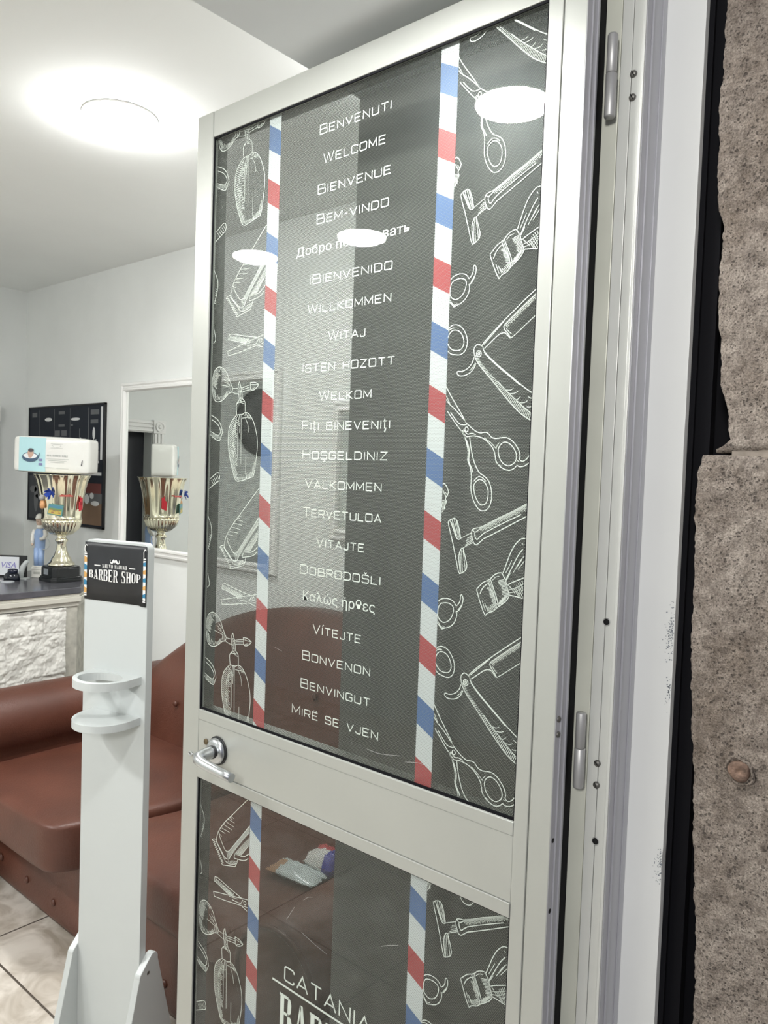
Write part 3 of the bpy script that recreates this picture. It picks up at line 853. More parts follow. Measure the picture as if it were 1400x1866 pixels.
ART_LEFT = [
  [1,254,17467,367,17425,463,17338,523,17232,592,17125,640,17054,616,16987,534,16962,463,16913,354,16848,224,16818,128,16845,67,16929,39,17060,27,17201,43,17294,95,17407,179,17460,254,17467],
  [0,114,17406,272,17302],
  [0,103,17384,222,17305],
  [0,91,17362,227,17273],
  [0,80,17340,206,17257],
  [0,68,17318,189,17239],
  [0,57,17295,198,17203],
  [0,45,17273,170,17192],
  [0,42,17250,187,17155],
  [0,40,17226,183,17133],
  [0,39,17202,149,17130],
  [0,37,17178,170,17091],
  [0,35,17154,165,17070],
  [0,48,17036,86,17131],
  [0,60,17010,88,17078],
  [0,73,16984,101,17056],
  [0,85,16959,120,17045],
  [0,97,16933,130,17015],
  [0,110,16907,147,17001],
  [0,122,16882,154,16961],
  [0,135,16856,164,16929],
  [0,170,16851,212,16956],
  [0,212,16852,242,16927],
  [0,254,16852,282,16923],
  [0,296,16853,326,16929],
  [0,337,16854,368,16932],
  [0,371,16865,400,16938],
  [0,398,16882,432,16969],
  [0,426,16900,466,17004],
  [0,453,16918,480,16987],
  [0,480,16935,512,17016],
  [0,142,17434,165,17375],
  [0,181,17438,207,17374],
  [0,221,17442,247,17376],
  [0,260,17447,277,17403],
  [0,297,17438,318,17384],
  [0,333,17423,357,17359],
  [0,368,17408,384,17366],
  [0,286,17135,547,17087],
  [0,396,17181,565,17115],
  [0,410,17284,525,17197],
  [0,356,17241,508,17164],
  [1,546,17116,531,17036,552,16967],
  [1,586,17120,577,17034,592,16976],
  [1,640,17054,713,17045,803,17046],
  [1,625,16981,735,16953,807,16950],
  [1,839,16829,826,16909,805,16978,801,17092,833,17163,863,17088,892,17042,913,16951,926,16860,990,16801,1011,16733,1017,16598],
  [1,839,16829,778,16775,759,16719,778,16565],
  [0,823,17068,876,17058],
  [0,827,17041,869,17034],
  [0,831,17015,888,17004],
  [0,834,16988,895,16977],
  [0,838,16962,889,16952],
  [0,842,16935,880,16928],
  [0,845,16908,885,16901],
  [0,849,16882,897,16873],
  [0,853,16855,912,16845],
  [0,856,16829,900,16821],
  [1,778,16769,867,16794,990,16801],
  [1,804,16797,921,16776,984,16751],
  [1,848,16823,938,16792],
  [1,901,17041,1014,17070,1135,17091],
  [1,913,16968,1018,16991,1148,17007],
  [0,928,17018,1137,17052],
  [1,1134,17119,1151,17130,1255,17130,1341,17097,1359,17080,1310,17033,1243,16997,1174,16989,1147,17018,1150,17068,1134,17119],
  [1,1170,17095,1342,17083],
  [1,1174,17006,1276,17040],
  [1,787,16559,699,16504,612,16414,562,16300,549,16162,556,15995,591,15834,643,15673,704,15537,763,15412,838,15351,945,15360,1085,15392,1223,15430,1291,15459,1335,15639,1362,15817,1376,15973,1365,16139,1335,16245,1268,16402,1195,16504,1105,16579,1017,16598,930,16566,787,16559],
  [1,859,16557,836,16455,823,16342,838,15773],
  [1,930,16555,908,16454,932,15661],
  [1,1021,16497,1096,16383,1128,16236],
  [1,1066,15837,1073,15471],
  [1,814,16558,756,16457,747,16229],
  [1,1073,16518,1160,16504],
  [1,933,16499,1073,16507,1195,16498],
  [1,876,16568,873,16228],
  [1,1296,15554,1306,15711],
  [1,1255,15498,1275,15643],
  [0,709,16510,858,16430],
  [0,679,16483,811,16413],
  [0,652,16455,774,16390],
  [0,625,16427,778,16346],
  [0,604,16397,731,16331],
  [0,590,16365,721,16296],
  [0,576,16333,734,16250],
  [0,562,16301,702,16228],
  [0,559,16267,719,16184],
  [0,556,16233,697,16160],
  [0,553,16199,669,16139],
  [0,550,16166,686,16096],
  [0,551,16132,717,16047],
  [0,552,16098,697,16024],
  [0,553,16064,726,15976],
  [0,555,16030,660,15976],
  [0,556,15996,685,15931],
  [0,563,15962,722,15882],
  [0,571,15929,723,15851],
  [0,578,15895,722,15822],
  [0,585,15861,736,15785],
  [0,593,15828,759,15745],
  [0,604,15794,756,15718],
  [0,614,15761,757,15690],
  [0,625,15728,769,15656],
  [0,636,15695,787,15620],
  [0,648,15662,775,15599],
  [0,663,15629,813,15555],
  [0,677,15597,824,15524],
  [0,691,15564,850,15486],
  [0,706,15532,843,15464],
  [0,721,15499,827,15448],
  [0,737,15467,877,15398],
  [0,752,15435,915,15356],
  [0,777,16434,894,16391],
  [0,752,16408,869,16365],
  [0,727,16382,831,16344],
  [0,712,16353,814,16316],
  [0,699,16323,821,16279],
  [0,686,16294,773,16262],
  [0,673,16264,803,16216],
  [0,670,16232,801,16185],
  [0,667,16201,803,16152],
  [0,664,16170,755,16137],
  [0,662,16138,751,16106],
  [0,661,16107,793,16060],
  [0,663,16075,768,16038],
  [0,664,16044,762,16009],
  [0,665,16013,769,15976],
  [0,667,15981,786,15939],
  [0,670,15950,762,15918],
  [0,677,15918,786,15880],
  [0,683,15887,802,15846],
  [0,690,15856,812,15813],
  [0,696,15825,780,15796],
  [0,704,15793,831,15750],
  [0,714,15763,820,15726],
  [0,724,15732,830,15695],
  [0,734,15701,847,15662],
  [0,744,15670,842,15637],
  [0,1085,15398,1094,15492],
  [0,1107,15405,1113,15472],
  [0,1129,15411,1137,15492],
  [0,1151,15418,1157,15484],
  [0,1173,15425,1181,15509],
  [0,1195,15432,1204,15526],
  [0,1217,15439,1226,15532],
  [0,1239,15445,1245,15510],
  [0,1261,15452,1268,15536],
  [0,1283,15459,1291,15553],
  [0,801,15373,818,15412],
  [0,833,15375,852,15419],
  [0,865,15377,886,15428],
  [0,897,15379,918,15431],
  [0,928,15381,947,15426],
  [0,960,15384,981,15433],
  [0,991,15386,1012,15435],
  [0,1023,15388,1041,15430],
  [0,1054,15390,1075,15439],
  [0,1085,15392,1105,15439],
  [0,1034,16592,1006,16537],
  [0,1061,16578,1035,16528],
  [0,1088,16564,1064,16518],
  [0,1115,16550,1090,16502],
  [0,1142,16537,1110,16476],
  [0,1168,16523,1147,16481],
  [0,1195,16509,1174,16468],
  [1,-54,16598,24,16573,141,16529,258,16456,337,16350,370,16245,353,16205,310,16112,254,16095,138,16136,-59,16250],
  [1,-51,16522,145,16447,262,16363,313,16269,296,16223,250,16194,154,16218,-61,16297],
  [0,38,16237,32,16184],
  [0,63,16233,53,16150],
  [0,88,16228,77,16140],
  [0,112,16223,105,16162],
  [0,137,16219,129,16157],
  [0,161,16214,154,16155],
  [0,185,16210,176,16136],
  [0,210,16205,201,16136],
  [0,234,16201,224,16120],
  [0,258,16196,251,16137],
  [0,282,16192,272,16109],
  [0,307,16188,298,16119],
  [0,-3,15350,241,15492,298,15487,329,15412,304,15341,4,15184],
  [0,75,15346,145,15267],
  [0,117,15371,187,15292],
  [0,159,15396,232,15313],
  [0,201,15420,261,15352],
  [0,243,15445,306,15372],
  [1,1536,15310,1340,15131,936,14733,745,14549,588,14353,537,14244,513,14149,544,14081,659,13987,754,13903,827,13881,899,13905,966,14003,1135,14223,1301,14428,1546,14696],
  [1,1557,14824,1460,14713,1297,14518,1046,14227,892,14054,821,14024,766,14043,689,14128,612,14227,581,14306],
  [0,1509,14766,1547,14668],
  [0,1495,14749,1532,14652],
  [0,1481,14733,1516,14635],
  [0,1467,14717,1501,14619],
  [0,1453,14700,1486,14603],
  [0,1439,14684,1470,14586],
  [0,1425,14667,1455,14570],
  [0,1410,14651,1439,14553],
  [0,1396,14634,1424,14537],
  [0,1382,14617,1409,14520],
  [0,1368,14601,1393,14504],
  [0,1354,14584,1378,14487],
  [0,1340,14568,1362,14471],
  [0,1325,14551,1346,14454],
  [0,1311,14534,1331,14437],
  [0,1297,14517,1317,14420],
  [0,1282,14501,1302,14403],
  [0,1268,14484,1288,14386],
  [0,1253,14467,1273,14369],
  [0,1239,14450,1258,14352],
  [0,1224,14434,1244,14335],
  [0,1210,14417,1229,14318],
  [0,1195,14400,1215,14300],
  [0,1181,14383,1200,14283],
  [0,1166,14366,1185,14266],
  [0,1152,14349,1170,14249],
  [0,1137,14332,1156,14231],
  [0,1122,14315,1141,14214],
  [0,1108,14298,1126,14197],
  [0,1093,14281,1112,14179],
  [0,1078,14264,1098,14161],
  [0,1064,14247,1084,14143],
  [0,1049,14230,1071,14126],
  [0,1034,14213,1057,14108],
  [0,1019,14196,1043,14090],
  [0,1003,14179,1029,14072],
  [0,988,14162,1015,14054],
  [0,973,14145,1002,14036],
  [0,958,14128,988,14018],
  [0,943,14110,974,14000],
  [0,927,14093,957,13983],
  [0,912,14076,938,13967],
  [0,897,14059,920,13951],
  [0,874,14046,901,13934],
  [0,848,14035,882,13918],
  [0,821,14024,863,13901],
  [0,513,14149,429,14130,384,14103,390,14089,468,14088,420,14054,498,14053,450,14018,528,14018,480,13983,557,13983,510,13948,587,13948,539,13913,617,13913,569,13878,646,13879,599,13844,676,13844,628,13809,705,13809,658,13774,734,13775,687,13740,716,13722],
  [1,496,14112,621,13995,736,13889,793,13826],
  [0,716,13722,904,13773,1081,13820,1131,13904,1145,13974],
  [1,736,13889,793,13826,903,13813,1044,13850,1131,13904],
  [1,971,13889,1129,13933],
  [0,866,13821,883,13870],
  [0,897,13828,910,13868],
  [0,927,13834,943,13881],
  [0,958,13840,977,13898],
  [0,988,13846,1007,13903],
  [0,1019,13853,1031,13889],
  [0,1049,13859,1066,13910],
  [0,1079,13865,1093,13908],
  [1,1071,14058,1048,13976,1145,13985,1284,14009,1386,14053,1484,14145],
  [1,1053,14057,1176,14068,1298,14084,1399,14144,1515,14237],
  [0,1245,14091,1361,14236,1572,14481],
  [0,1053,14057,1220,14077],
  [0,1071,14077,1232,14092],
  [0,1089,14097,1244,14106],
  [0,1107,14117,1257,14120],
  [0,1124,14137,1269,14135],
  [0,1142,14156,1281,14149],
  [0,1160,14176,1294,14163],
  [0,1177,14196,1306,14178],
  [0,1195,14216,1318,14192],
  [0,1213,14236,1330,14206],
  [0,1230,14255,1343,14221],
  [0,1248,14275,1355,14235],
  [0,1265,14295,1367,14249],
  [0,1283,14314,1379,14263],
  [0,1301,14333,1391,14278],
  [0,1320,14353,1403,14292],
  [0,1338,14372,1415,14306],
  [0,1356,14391,1427,14320],
  [0,1375,14410,1439,14334],
  [0,1393,14429,1451,14348],
  [0,1411,14448,1463,14363],
  [0,1429,14467,1475,14377],
  [0,1447,14486,1487,14391],
  [0,1465,14505,1499,14405],
  [0,1483,14524,1511,14419],
  [0,1501,14543,1523,14433],
  [0,918,14720,1008,14703],
  [0,850,14647,1029,14624],
  [0,780,14574,1015,14549],
  [0,710,14500,965,14472],
  [0,659,14416,896,14404],
  [0,606,14354,772,14343],
  [0,572,14293,666,14254],
  [0,884,14684,974,14666],
  [0,945,13225,817,13255,632,13302,478,13328,497,13415,571,13430,922,13361,1288,13303],
  [0,526,13395,510,13329],
  [0,553,13390,531,13324],
  [0,581,13385,552,13320],
  [0,608,13380,574,13316],
  [0,635,13374,595,13311],
  [0,663,13369,616,13307],
  [0,690,13364,638,13303],
  [0,717,13359,659,13298],
  [0,744,13354,680,13294],
  [0,771,13349,701,13290],
  [0,798,13344,722,13286],
  [0,825,13339,743,13281],
  [0,852,13334,764,13277],
  [0,878,13329,785,13273],
  [0,905,13324,805,13268],
  [0,932,13319,825,13262],
  [0,957,13313,845,13257],
  [0,983,13307,865,13252],
  [0,1009,13301,885,13247],
  [0,1035,13295,905,13241],
  [0,1060,13289,925,13236],
  [0,1086,13283,945,13231],
  [0,554,13392,518,13363],
  [0,594,13385,559,13356],
  [0,634,13379,585,13338],
  [0,674,13372,622,13328],
  [0,714,13365,671,13329],
  [0,754,13358,714,13325],
  [0,794,13351,751,13316],
  [0,833,13344,784,13303],
  [0,873,13337,825,13298],
  [0,912,13331,879,13303],
  [0,951,13324,915,13294],
  [0,990,13317,940,13276],
  [0,1029,13311,987,13276],
  [0,1067,13304,1023,13266],
  [0,1581,13088,1451,13121,1285,13161,788,13072,494,13035,462,13117,963,13228,1518,13349],
  [1,1019,13172,1249,13190,1315,13261,1332,13286],
  [1,1420,13252,1414,13231,1397,13217,1376,13214,1358,13224,1351,13243,1357,13264,1373,13278,1395,13281,1412,13271,1420,13252],
  [0,1302,13163,1525,13204],
  [0,928,13200,1176,13243],
  [1,-5,14690,27,14621,100,14495,125,14354,84,14184,22,14036],
  [0,59,14325,109,14288],
  [0,54,14281,101,14247],
  [0,50,14237,99,14201],
  [0,45,14193,90,14160],
  [0,40,14149,78,14121],
  [0,36,14105,73,14078],
  [0,31,14061,86,14021],
  [1,31,13577,75,13462,95,13357,33,13301],
]

film(ZM1, ZT, (-.4622, 0, .4622, .9244), 2.1585, 2.1495, upper_words)
film(ZB, ZM0, (-.5600, -1.0222, -1.4844), .9495, .9405, lower_words)

# chalk drawings on the far door panel
mb = MB()
for s_ in (-.05, .412):
    for row in ART_LEFT[::3]:
        ribbon(mb, smooth_line([(row[i]/1e4, row[i+1]/1e4+s_) for i in range(1, len(row), 2)]), .0028, lambda u, z: (1.86-u*1.9, YF+.0995, (z-1.1)*1.25+1.0), lambda u, z: .35 < (z-1.1)*1.25+1.0 < 1.80)
o = mb.build('chalk_drawing', mat('chalk_grey', (.30, .31, .33), .7), d2, recalc=False)

# lever handle with its rose
b = MB(); b.lathe([(.0, .8885), (.0165, .8885), (.0215, .8905), (.0238, .895), (.0240, .8998)], (0, 1.150, 1.031), 'X', 40)
rose = P(b.build('handle_rose', CHROME))
b = MB(); b.lathe([(.0265, .8985), (.0265, .9005)], (0, 1.1495, 1.031), 'X', 36); P(b.build('rose_seat', BLACK))
b = MB()
pts = [(.897, 1.150, 1.031), (.885, 1.150, 1.031), (.872, 1.149, 1.0312), (.861, 1.147, 1.0315), (.852, 1.143, 1.0318), (.846, 1.136, 1.0312), (.8445, 1.127, 1.0295), (.8455, 1.112, 1.0270), (.8475, 1.090, 1.0245), (.849, 1.070, 1.0225), (.851, 1.047, 1.0205)]
b.tube(pts, [.0115, .0115, .0113, .0108, .0102, .0098, .0093, .0088, .0084, .0083, .0082], 16); P(b.build('lever_handle', CHROME))
b = MB(); b.lathe([(.0124, .8845), (.0124, .889)], (0, 1.150, 1.031), 'X', 24); P(b.build('neck_ring', BLACK))
b = MB(); b.tube([(.8985, 1.2315+.0058*math.cos(a), 1.0042+.0030*math.sin(a)) for a in [k*math.pi/8 for k in range(16)]], .0011, 8, closed=True)
b.tube([(.8985, 1.226, 1.0042), (.8985, 1.212, 1.0055)], .0011, 8); P(b.build('latch_eyelet', CHROME))
b = MB(); b.lathe([(.0, .8988), (.0055, .8988), (.006, .9005)], (0, 1.186, 1.0385), 'X', 18); P(b.build('keyhole', mat('old_brass', (.12, .09, .05), .5, .6)))

# ---------------------------------------------------------------- door frame on the hinge side
tr = empty('trim_1', (.958, .41, 0), label='grey aluminium door jamb with hinges and screws, between the open door and the stone', kind='structure')
T = Matrix.Translation((-.958, -.41, 0))
def Q(o, par=None): o.parent = par or tr; o.matrix_parent_inverse = T if not par else Matrix(); return o
H = 2.30
b = MB(); b.box((.9605, .4440, 0), (1.078, .4660, H)); Q(b.build('jamb_back_leg', ALU_OLIVE, bevel=.0008))
b = MB(); b.box((.958, .4276, 0), (1.05, .4422, H)); b.box((.9582, .4148, 0), (1.05, .4269, H)); b.box((.9665, .4263, 0), (1.05, .4445, H)); Q(b.build('jamb_face', ALU_JAMB, bevel=.0006))
b = MB(); b.box((.9556, .4102, 0), (1.0205, .4140, H)); Q(b.build('jamb_ridge', ALU_JAMB, bevel=.0006))
b = MB(); b.box((.9585, .4092, 0), (.972, .4103, H)); b.box((.9735, .4072, 0), (.9765, .4103, H)); b.box((.979, .4092, 0), (1.004, .4103, H)); b.box((1.0045, .4078, 0), (1.0065, .4103, H)); b.box((1.008, .4092, 0), (1.0205, .4103, H))
Q(b.build('jamb_street_side', ALU_EDGE))
b = MB()
prof = []
for i in range(0, 93):
    z = H*i/92; prof.append((.3592+.0007*noise.noise(Vector((0, 0, z*14)))+(.0022 if 1.012 < z < 1.075 else 0)*(1-abs((z-1.044)/.032)), z))
vs = []; fs = []
for y, z in prof: vs += [(1.021, .4095, z), (1.021, y, z), (1.034, y, z)]
for i in range(len(prof)-1):
    k = 3*i; fs += [(k, k+1, k+4, k+3), (k+1, k+2, k+5, k+4)]
b.add(vs, fs); b.box((1.0213, .3625, 0), (1.09, .4095, H)); Q(b.build('painted_reveal_strip', PAINT_WHITE))
rnd = random.Random(5)
for (zc_, n, sz, dy) in ((1.360, 120, .022, .011), (1.285, 40, .014, .006), (1.043, 70, .017, .010)):
    b = MB()
    for i in range(n):
        z = zc_+rnd.gauss(0, sz*.75); y = .3602+abs(rnd.gauss(0, dy*.5)); r_ = rnd.uniform(.0003, .0011); a0 = rnd.uniform(0, 6)
        pts = [(1.0206, y+r_*rnd.uniform(.5, 1.2)*math.cos(a0+k*1.05), z+r_*1.2*rnd.uniform(.5, 1.2)*math.sin(a0+k*1.05)) for k in range(6)]
        b.add(pts, [tuple(range(6))])
    Q(b.build('paint_chips', mat('chipped_paint', (.23, .25, .28), .8), recalc=False))
b = MB(); b.box((.9362, .4661, 0), (1.0, .4700, 2.218)); Q(b.build('rubber_seal', ALU_DARK))
b = MB(); b.box((1.045, .335, 0), (1.06, .362, H)); b.box((1.075, .20, 0), (1.10, .45, H)); b.box((1.032, .352, 0), (1.036, .3590, H)); Q(b.build('shutter_channel', ALU_DARK))
for z0, z1 in ((2.019, 2.123), (1.150, 1.251)):
    zm = z0+.53*(z1-z0)
    hg = MB(); hg.lathe([(.0, z0), (.0062, z0), (.0072, z0+.002), (.0072, zm-.001), (.0064, zm-.0003), (0, zm-.0003)], (.9462, .4485, 0), 'Z', 20); h_ = Q(hg.build('hinge_knuckle', STEEL))
    hg = MB(); hg.lathe([(.0, zm+.0003), (.0058, zm+.0003), (.0066, zm+.001), (.0066, z1-.002), (.0056, z1), (0, z1)], (.9456, .4485, 0), 'Z', 20); Q(hg.build('hinge_knuckle', STEEL))
for y, z in ((.424, 2.071), (.424, 2.042), (.4283, 1.185), (.4283, 1.156)):
    b = MB(); b.lathe([(.0, .9545), (.0030, .9548), (.0044, .9562), (.0046, .9586)], (0, y, z), 'X', 20)
    a = rnd.uniform(.6, 1.2); dy, dz = .0042*math.cos(a), .0042*math.sin(a); ny, nz = -.0006*math.sin(a), .0006*math.cos(a)
    s_ = Q(b.build('screw', SCREW)); b = MB()
    b.add([(.95425, y+dy+ny, z+dz+nz), (.95425, y+dy-ny, z+dz-nz), (.95425, y-dy-ny, z-dz-nz), (.95425, y-dy+ny, z-dz+nz)], [(0, 1, 2, 3)]); g_ = b.build('screw_slot', HOLE); g_.parent = s_
for y, z in ((.4252, 1.373), (.4262, 1.081)):
    b = MB(); b.lathe([(.0, .9570), (.0040, .9571), (.0042, .959)], (0, y, z), 'X', 18); Q(b.build('screw_hole', HOLE))
    b = MB(); b.tube([(.9578, y+.0045*math.cos(k*math.pi/8), z+.0052*math.sin(k*math.pi/8)) for k in range(16)], .0006, 6, closed=True); Q(b.build('drill_burr', STEEL))
b = MB(); b.box((-.78, .41, 2.262), (.957, .466, 2.33)); Q(b.build('head_frame', ALU, bevel=.001))
b = MB(); b.box((-.79, .40, 0), (-.74, .466, 2.30)); Q(b.build('opposite_jamb', ALU, bevel=.001))

# ---------------------------------------------------------------- lava stone pier of the facade
pier = empty('trim_3', (1.0, .33, 0), label='rough brown lava stone pier beside the door, in two blocks', kind='structure')
STONE = stone_mat()
EDGE = [(0.2, .300), (.6, .304), (.84, .3045), (.93, .3050), (1.0, .308), (1.05, .3125), (1.10, .3165), (1.15, .3185), (1.193, .320), (1.215, .3215), (1.235, .325), (1.272, .3265), (1.33, .3305), (1.378, .332), (1.42, .3320), (1.464, .333), (1.502, .3355), (1.54, .3360), (1.575, .3345), (1.587, .332)]
EDGE2 = [(1.6, .3165), (1.606, .3045), (1.612, .2985), (1.632, .300), (1.655, .305), (1.682, .3135), (1.708, .3135), (1.735, .3145), (1.768, .320), (1.81, .3210), (1.845, .3195), (1.874, .3182), (1.90, .3262), (1.93, .3292), (1.97, .3290), (2.03, .332), (2.062, .329), (2.12, .330), (2.185, .329), (2.6, .33)]
def stone_block(name, prof, z0, z1, seed):
    zs = [z0+(z1-z0)*i/int((z1-z0)/.004) for i in range(int((z1-z0)/.004)+1)]
    def yed(z):
        for (a, ya), (c, yc) in zip(prof, prof[1:]):
            if a <= z <= c: return ya+(yc-ya)*(z-a)/(c-a)
        return prof[0][1] if z < prof[0][0] else prof[-1][1]
    nx = 90; vs = []; fs = []
    for z in zs:
        ye = yed(z)+.0022*noise.noise(Vector((seed, 0, z*55)))+.0016*noise.noise(Vector((seed, 3, z*190)))
        for j in range(nx+1):
            t = j/nx
            if j < 6: y = ye; x = 1.0+.075*(1-j/6)**1.0+.004
            else: y = ye-(ye+.30)*((j-6)/(nx-6))**1.35; x = 1.0
            d = min(1, (j-5)/6) if j > 5 else 0
            edge_z = min(abs(z-z0), abs(z-z1)); rz_ = .010*max(0, 1-edge_z/.012)**2 if edge_z < .012 else 0
            f = noise.noise(Vector((y*9+seed, z*9, 1)))*.004+noise.noise(Vector((y*42, z*42, seed)))*.0022+min(0, noise.noise(Vector((y*110, z*110, seed+5)))-.12)*.0030
            x += -f*max(.25, d)+rz_+.006*max(0, 1-d)*(j > 5)
            vs.append((x, y, z))
    w_ = nx+1
    for i in range(len(zs)-1):
        for j in range(nx): fs.append((i*w_+j, i*w_+j+1, (i+1)*w_+j+1, (i+1)*w_+j))
    b = MB(); b.add(vs, fs, 0, True)
    top = [len(vs)-w_+j for j in range(w_)]; bot = list(range(w_))
    V = vs+[(1.3, q[1], q[2]) for q in (vs[bot[0]], vs[bot[-1]], vs[top[0]], vs[top[-1]])]; k = len(vs)
    b = MB(); b.add(V, fs, 0, True); b.f += [tuple(top)+(k+3, k+2), tuple(bot[::-1])+(k, k+1)]; b.mi += [0, 0]; b.sm += [False, False]
    o = b.build(name, STONE, recalc=True); o.parent = pier; o.matrix_parent_inverse = Matrix.Translation((-1.0, -.33, 0)); return o
stone_block('stone_block', EDGE, -.02, 1.5935, 1.3); stone_block('stone_block', EDGE2, 1.5965, 2.8, 7.7)
MORT = mat('old_mortar', (.24, .205, .17), .95, var=.2, vscale=30, bump=.5, bscale=90)
b = MB(); b.box((1.009, -.28, 1.588), (1.2, .296, 1.602)); o = b.build('mortar_joint', MORT); o.parent = pier; o.matrix_parent_inverse = Matrix.Translation((-1.0, -.33, 0))
RUST = mat('rusty_iron', (.17, .11, .08), .8, .2, var=.45, vscale=120, bump=.5, bscale=200)
b = MB(); b.lathe([(.0, .9972), (.003, .9962), (.0035, .9955), (.010, .9950), (.0125, .9965), (.0135, 1.004)], (0, .2645, 1.2085), 'X', 28, wob=lambda a, h: 1+.07*math.sin(3*a+1)); o = b.build('rusty_plug', RUST); o.parent = pier; o.matrix_parent_inverse = Matrix.Translation((-1.0, -.33, 0))
b = MB(); b.lathe([(.0136, 1.003), (.0145, .9975), (.0165, .9973), (.0185, 1.003)], (0, .2645, 1.2085), 'X', 28, wob=lambda a, h: 1+.10*math.sin(2*a)+.05*math.sin(5*a+2)); o = b.build('crusted_ring', STONE); o.parent = pier; o.matrix_parent_inverse = Matrix.Translation((-1.0, -.33, 0))

# ---------------------------------------------------------------- ceiling lights
def ceiling_light(x, y, label, z=ZC, k=1.0, drop=.0235):
    t = empty('ceiling_light', (x, y, z), label=label, cat='light', group='round ceiling lights')
    b = MB(); b.lathe([(.109*k, 0), (.109*k, -.006), (.106*k, -.007), (.105*k, -.004), (.105*k, 0)], n=48); b.build('rim', FRAME_WHITE, t)
    b = MB(); b.lathe([(.106*k, -.008), (.105*k, -.008-.25*drop), (.080*k, -.008-.6*drop), (.045*k, -.008-.9*drop), (.0, -.008-drop)], n=48); b.build('diffuser', LAMP, t)
    return t
ceiling_light(1.268, 2.16, 'round lit ceiling light at upper left, the only one in direct view', drop=.032)
ceiling_light(-.645, 2.95, 'round ceiling light mirrored at the left edge of the door glass', drop=.032)
ceiling_light(-.706, 2.314, 'round ceiling light mirrored on the Cyrillic line of the door', drop=.032)
ceiling_light(.557, .785, 'doorway soffit light mirrored at the upper right of the door glass', z=ZS, k=.66, drop=.006)

# ---------------------------------------------------------------- framed mirrors and poster on the mirror wall
def wall_mirror(y0, y1, z0, z1, label):
    t = empty('wall_mirror', (XW, (y0+y1)/2, z0), label=label, cat='mirror', group='white framed wall mirrors')
    def L(o): o.parent = t; o.matrix_parent_inverse = Matrix.Translation((-XW, -(y0+y1)/2, -z0)); return o
    w_ = .045
    b = MB(); b.box((XW-.012, y0+w_*.6, z0+w_*.6), (XW-.002, y1-w_*.6, z1-w_*.6)); L(b.build('mirror_pane', MIRROR))
    prof = [(0, 0), (0, .012), (.006, .022), (.014, .024), (.020, .017), (.026, .017), (.032, .028), (.040, .028), (.046, .016), (.046, 0)]
    b = MB()
    for (a0, a1, c0, c1) in (((y0, z0), (y1, z0), (1, 1), (-1, 1)), ((y1, z0), (y1, z1), (-1, 1), (-1, -1)), ((y1, z1), (y0, z1), (-1, -1), (1, -1)), ((y0, z1), (y0, z0), (1, -1), (1, 1))):
        n = len(prof); vs = [(XW-h, a0[0]+c0[0]*d, a0[1]+c0[1]*d) for d, h in prof]+[(XW-h, a1[0]+c1[0]*d, a1[1]+c1[1]*d) for d, h in prof]
        b.add(vs, [(i, i+1, n+i+1, n+i) for i in range(n-1)])
    L(b.build('moulded_frame', FRAME_WHITE)); return t
wall_mirror(2.437, 3.66, 1.121, 1.992, 'big white framed mirror reflecting the trophy, above the sofa')
wall_mirror(1.30, 2.132, 1.30, 1.845, 'smaller white framed mirror behind the middle of the door glass')

pz = empty('framed_poster', (XW, 4.26, 1.22), label='dark framed photo print of a bar with shelves, behind the trophy', cat='poster')
def L(o): o.parent = pz; o.matrix_parent_inverse = Matrix.Translation((-XW, -4.26, -1.22)); return o
PY0, PY1, PZ0, PZ1 = 3.822, 4.690, 1.222, 1.900
b = MB()
for y0, y1, z0, z1 in ((PY0, PY1, PZ0, PZ0+.008), (PY0, PY1, PZ1-.008, PZ1), (PY0, PY0+.008, PZ0, PZ1), (PY1-.008, PY1, PZ0, PZ1)): b.box((XW-.013, y0, z0), (XW, y1, z1))
L(b.build('poster_frame', BLACK))
pm = [mat('print_night', (.020, .024, .033), .6, spec=.15), mat('print_grey', (.13, .135, .14), .6, spec=.2), mat('print_light', (.66, .67, .67), .6, spec=.2), mat('print_brown', (.20, .13, .085), .6, spec=.2), mat('print_red', (.16, .05, .045), .6, spec=.2), mat('print_smoke', (.052, .056, .062), .6, spec=.2)]
b = MB(); b.box((XW-.010, PY0+.007, PZ0+.007), (XW-.002, PY1-.007, PZ1-.007))
pw, ph = PY1-PY0, PZ1-PZ0
def pp(x0, y0, x1, y1, mi, d=.0104): # fractions from the left and the top of the print
    b.add([(XW-d, PY1-pw*x0, PZ1-ph*y0), (XW-d, PY1-pw*x1, PZ1-ph*y0), (XW-d, PY1-pw*x1, PZ1-ph*y1), (XW-d, PY1-pw*x0, PZ1-ph*y1)], [(0, 1, 2, 3)], mi)
def pe(cx, cy, rx, ry, mi, d=.0106, n=16): b.add([(XW-d, PY1-pw*(cx+rx*math.cos(k*6.2832/n)), PZ1-ph*(cy+ry*math.sin(k*6.2832/n))) for k in range(n)], [tuple(range(n))], mi)
for q in ((.15, .03, .155, .5), (.36, .03, .365, .55), (.57, .03, .575, .5), (.69, .2, .70, .5), (.80, .03, .81, .55)): pp(*q, 1)
pp(.95, .03, .975, .45, 2)
for q in ((.05, .05, .12, .09), (.42, .05, .5, .075), (.42, .16, .5, .18), (.83, .05, .93, .09), (.83, .13, .92, .16), (.58, .16, .61, .175)): pp(*q, 1, .0106)
for q in ((.28, .115, .05, .016), (.64, .12, .06, .012)): pe(*q, 2)
pp(.37, .21, .44, .26, 1); pp(.46, .21, .53, .26, 1)
rp = random.Random(11)
for r_ in range(3):
    for k in range(6): pp(.375+k*.027, .29+r_*.032, .388+k*.027, .307+r_*.032, 2, .0106)
for k in range(150):
    x, y = rp.uniform(.03, .93), rp.uniform(.26, .5); s_ = rp.uniform(.006, .02); pp(x, y, x+s_*.6, y+s_, rp.choice((1, 1, 2, 2, 5)), .0108)
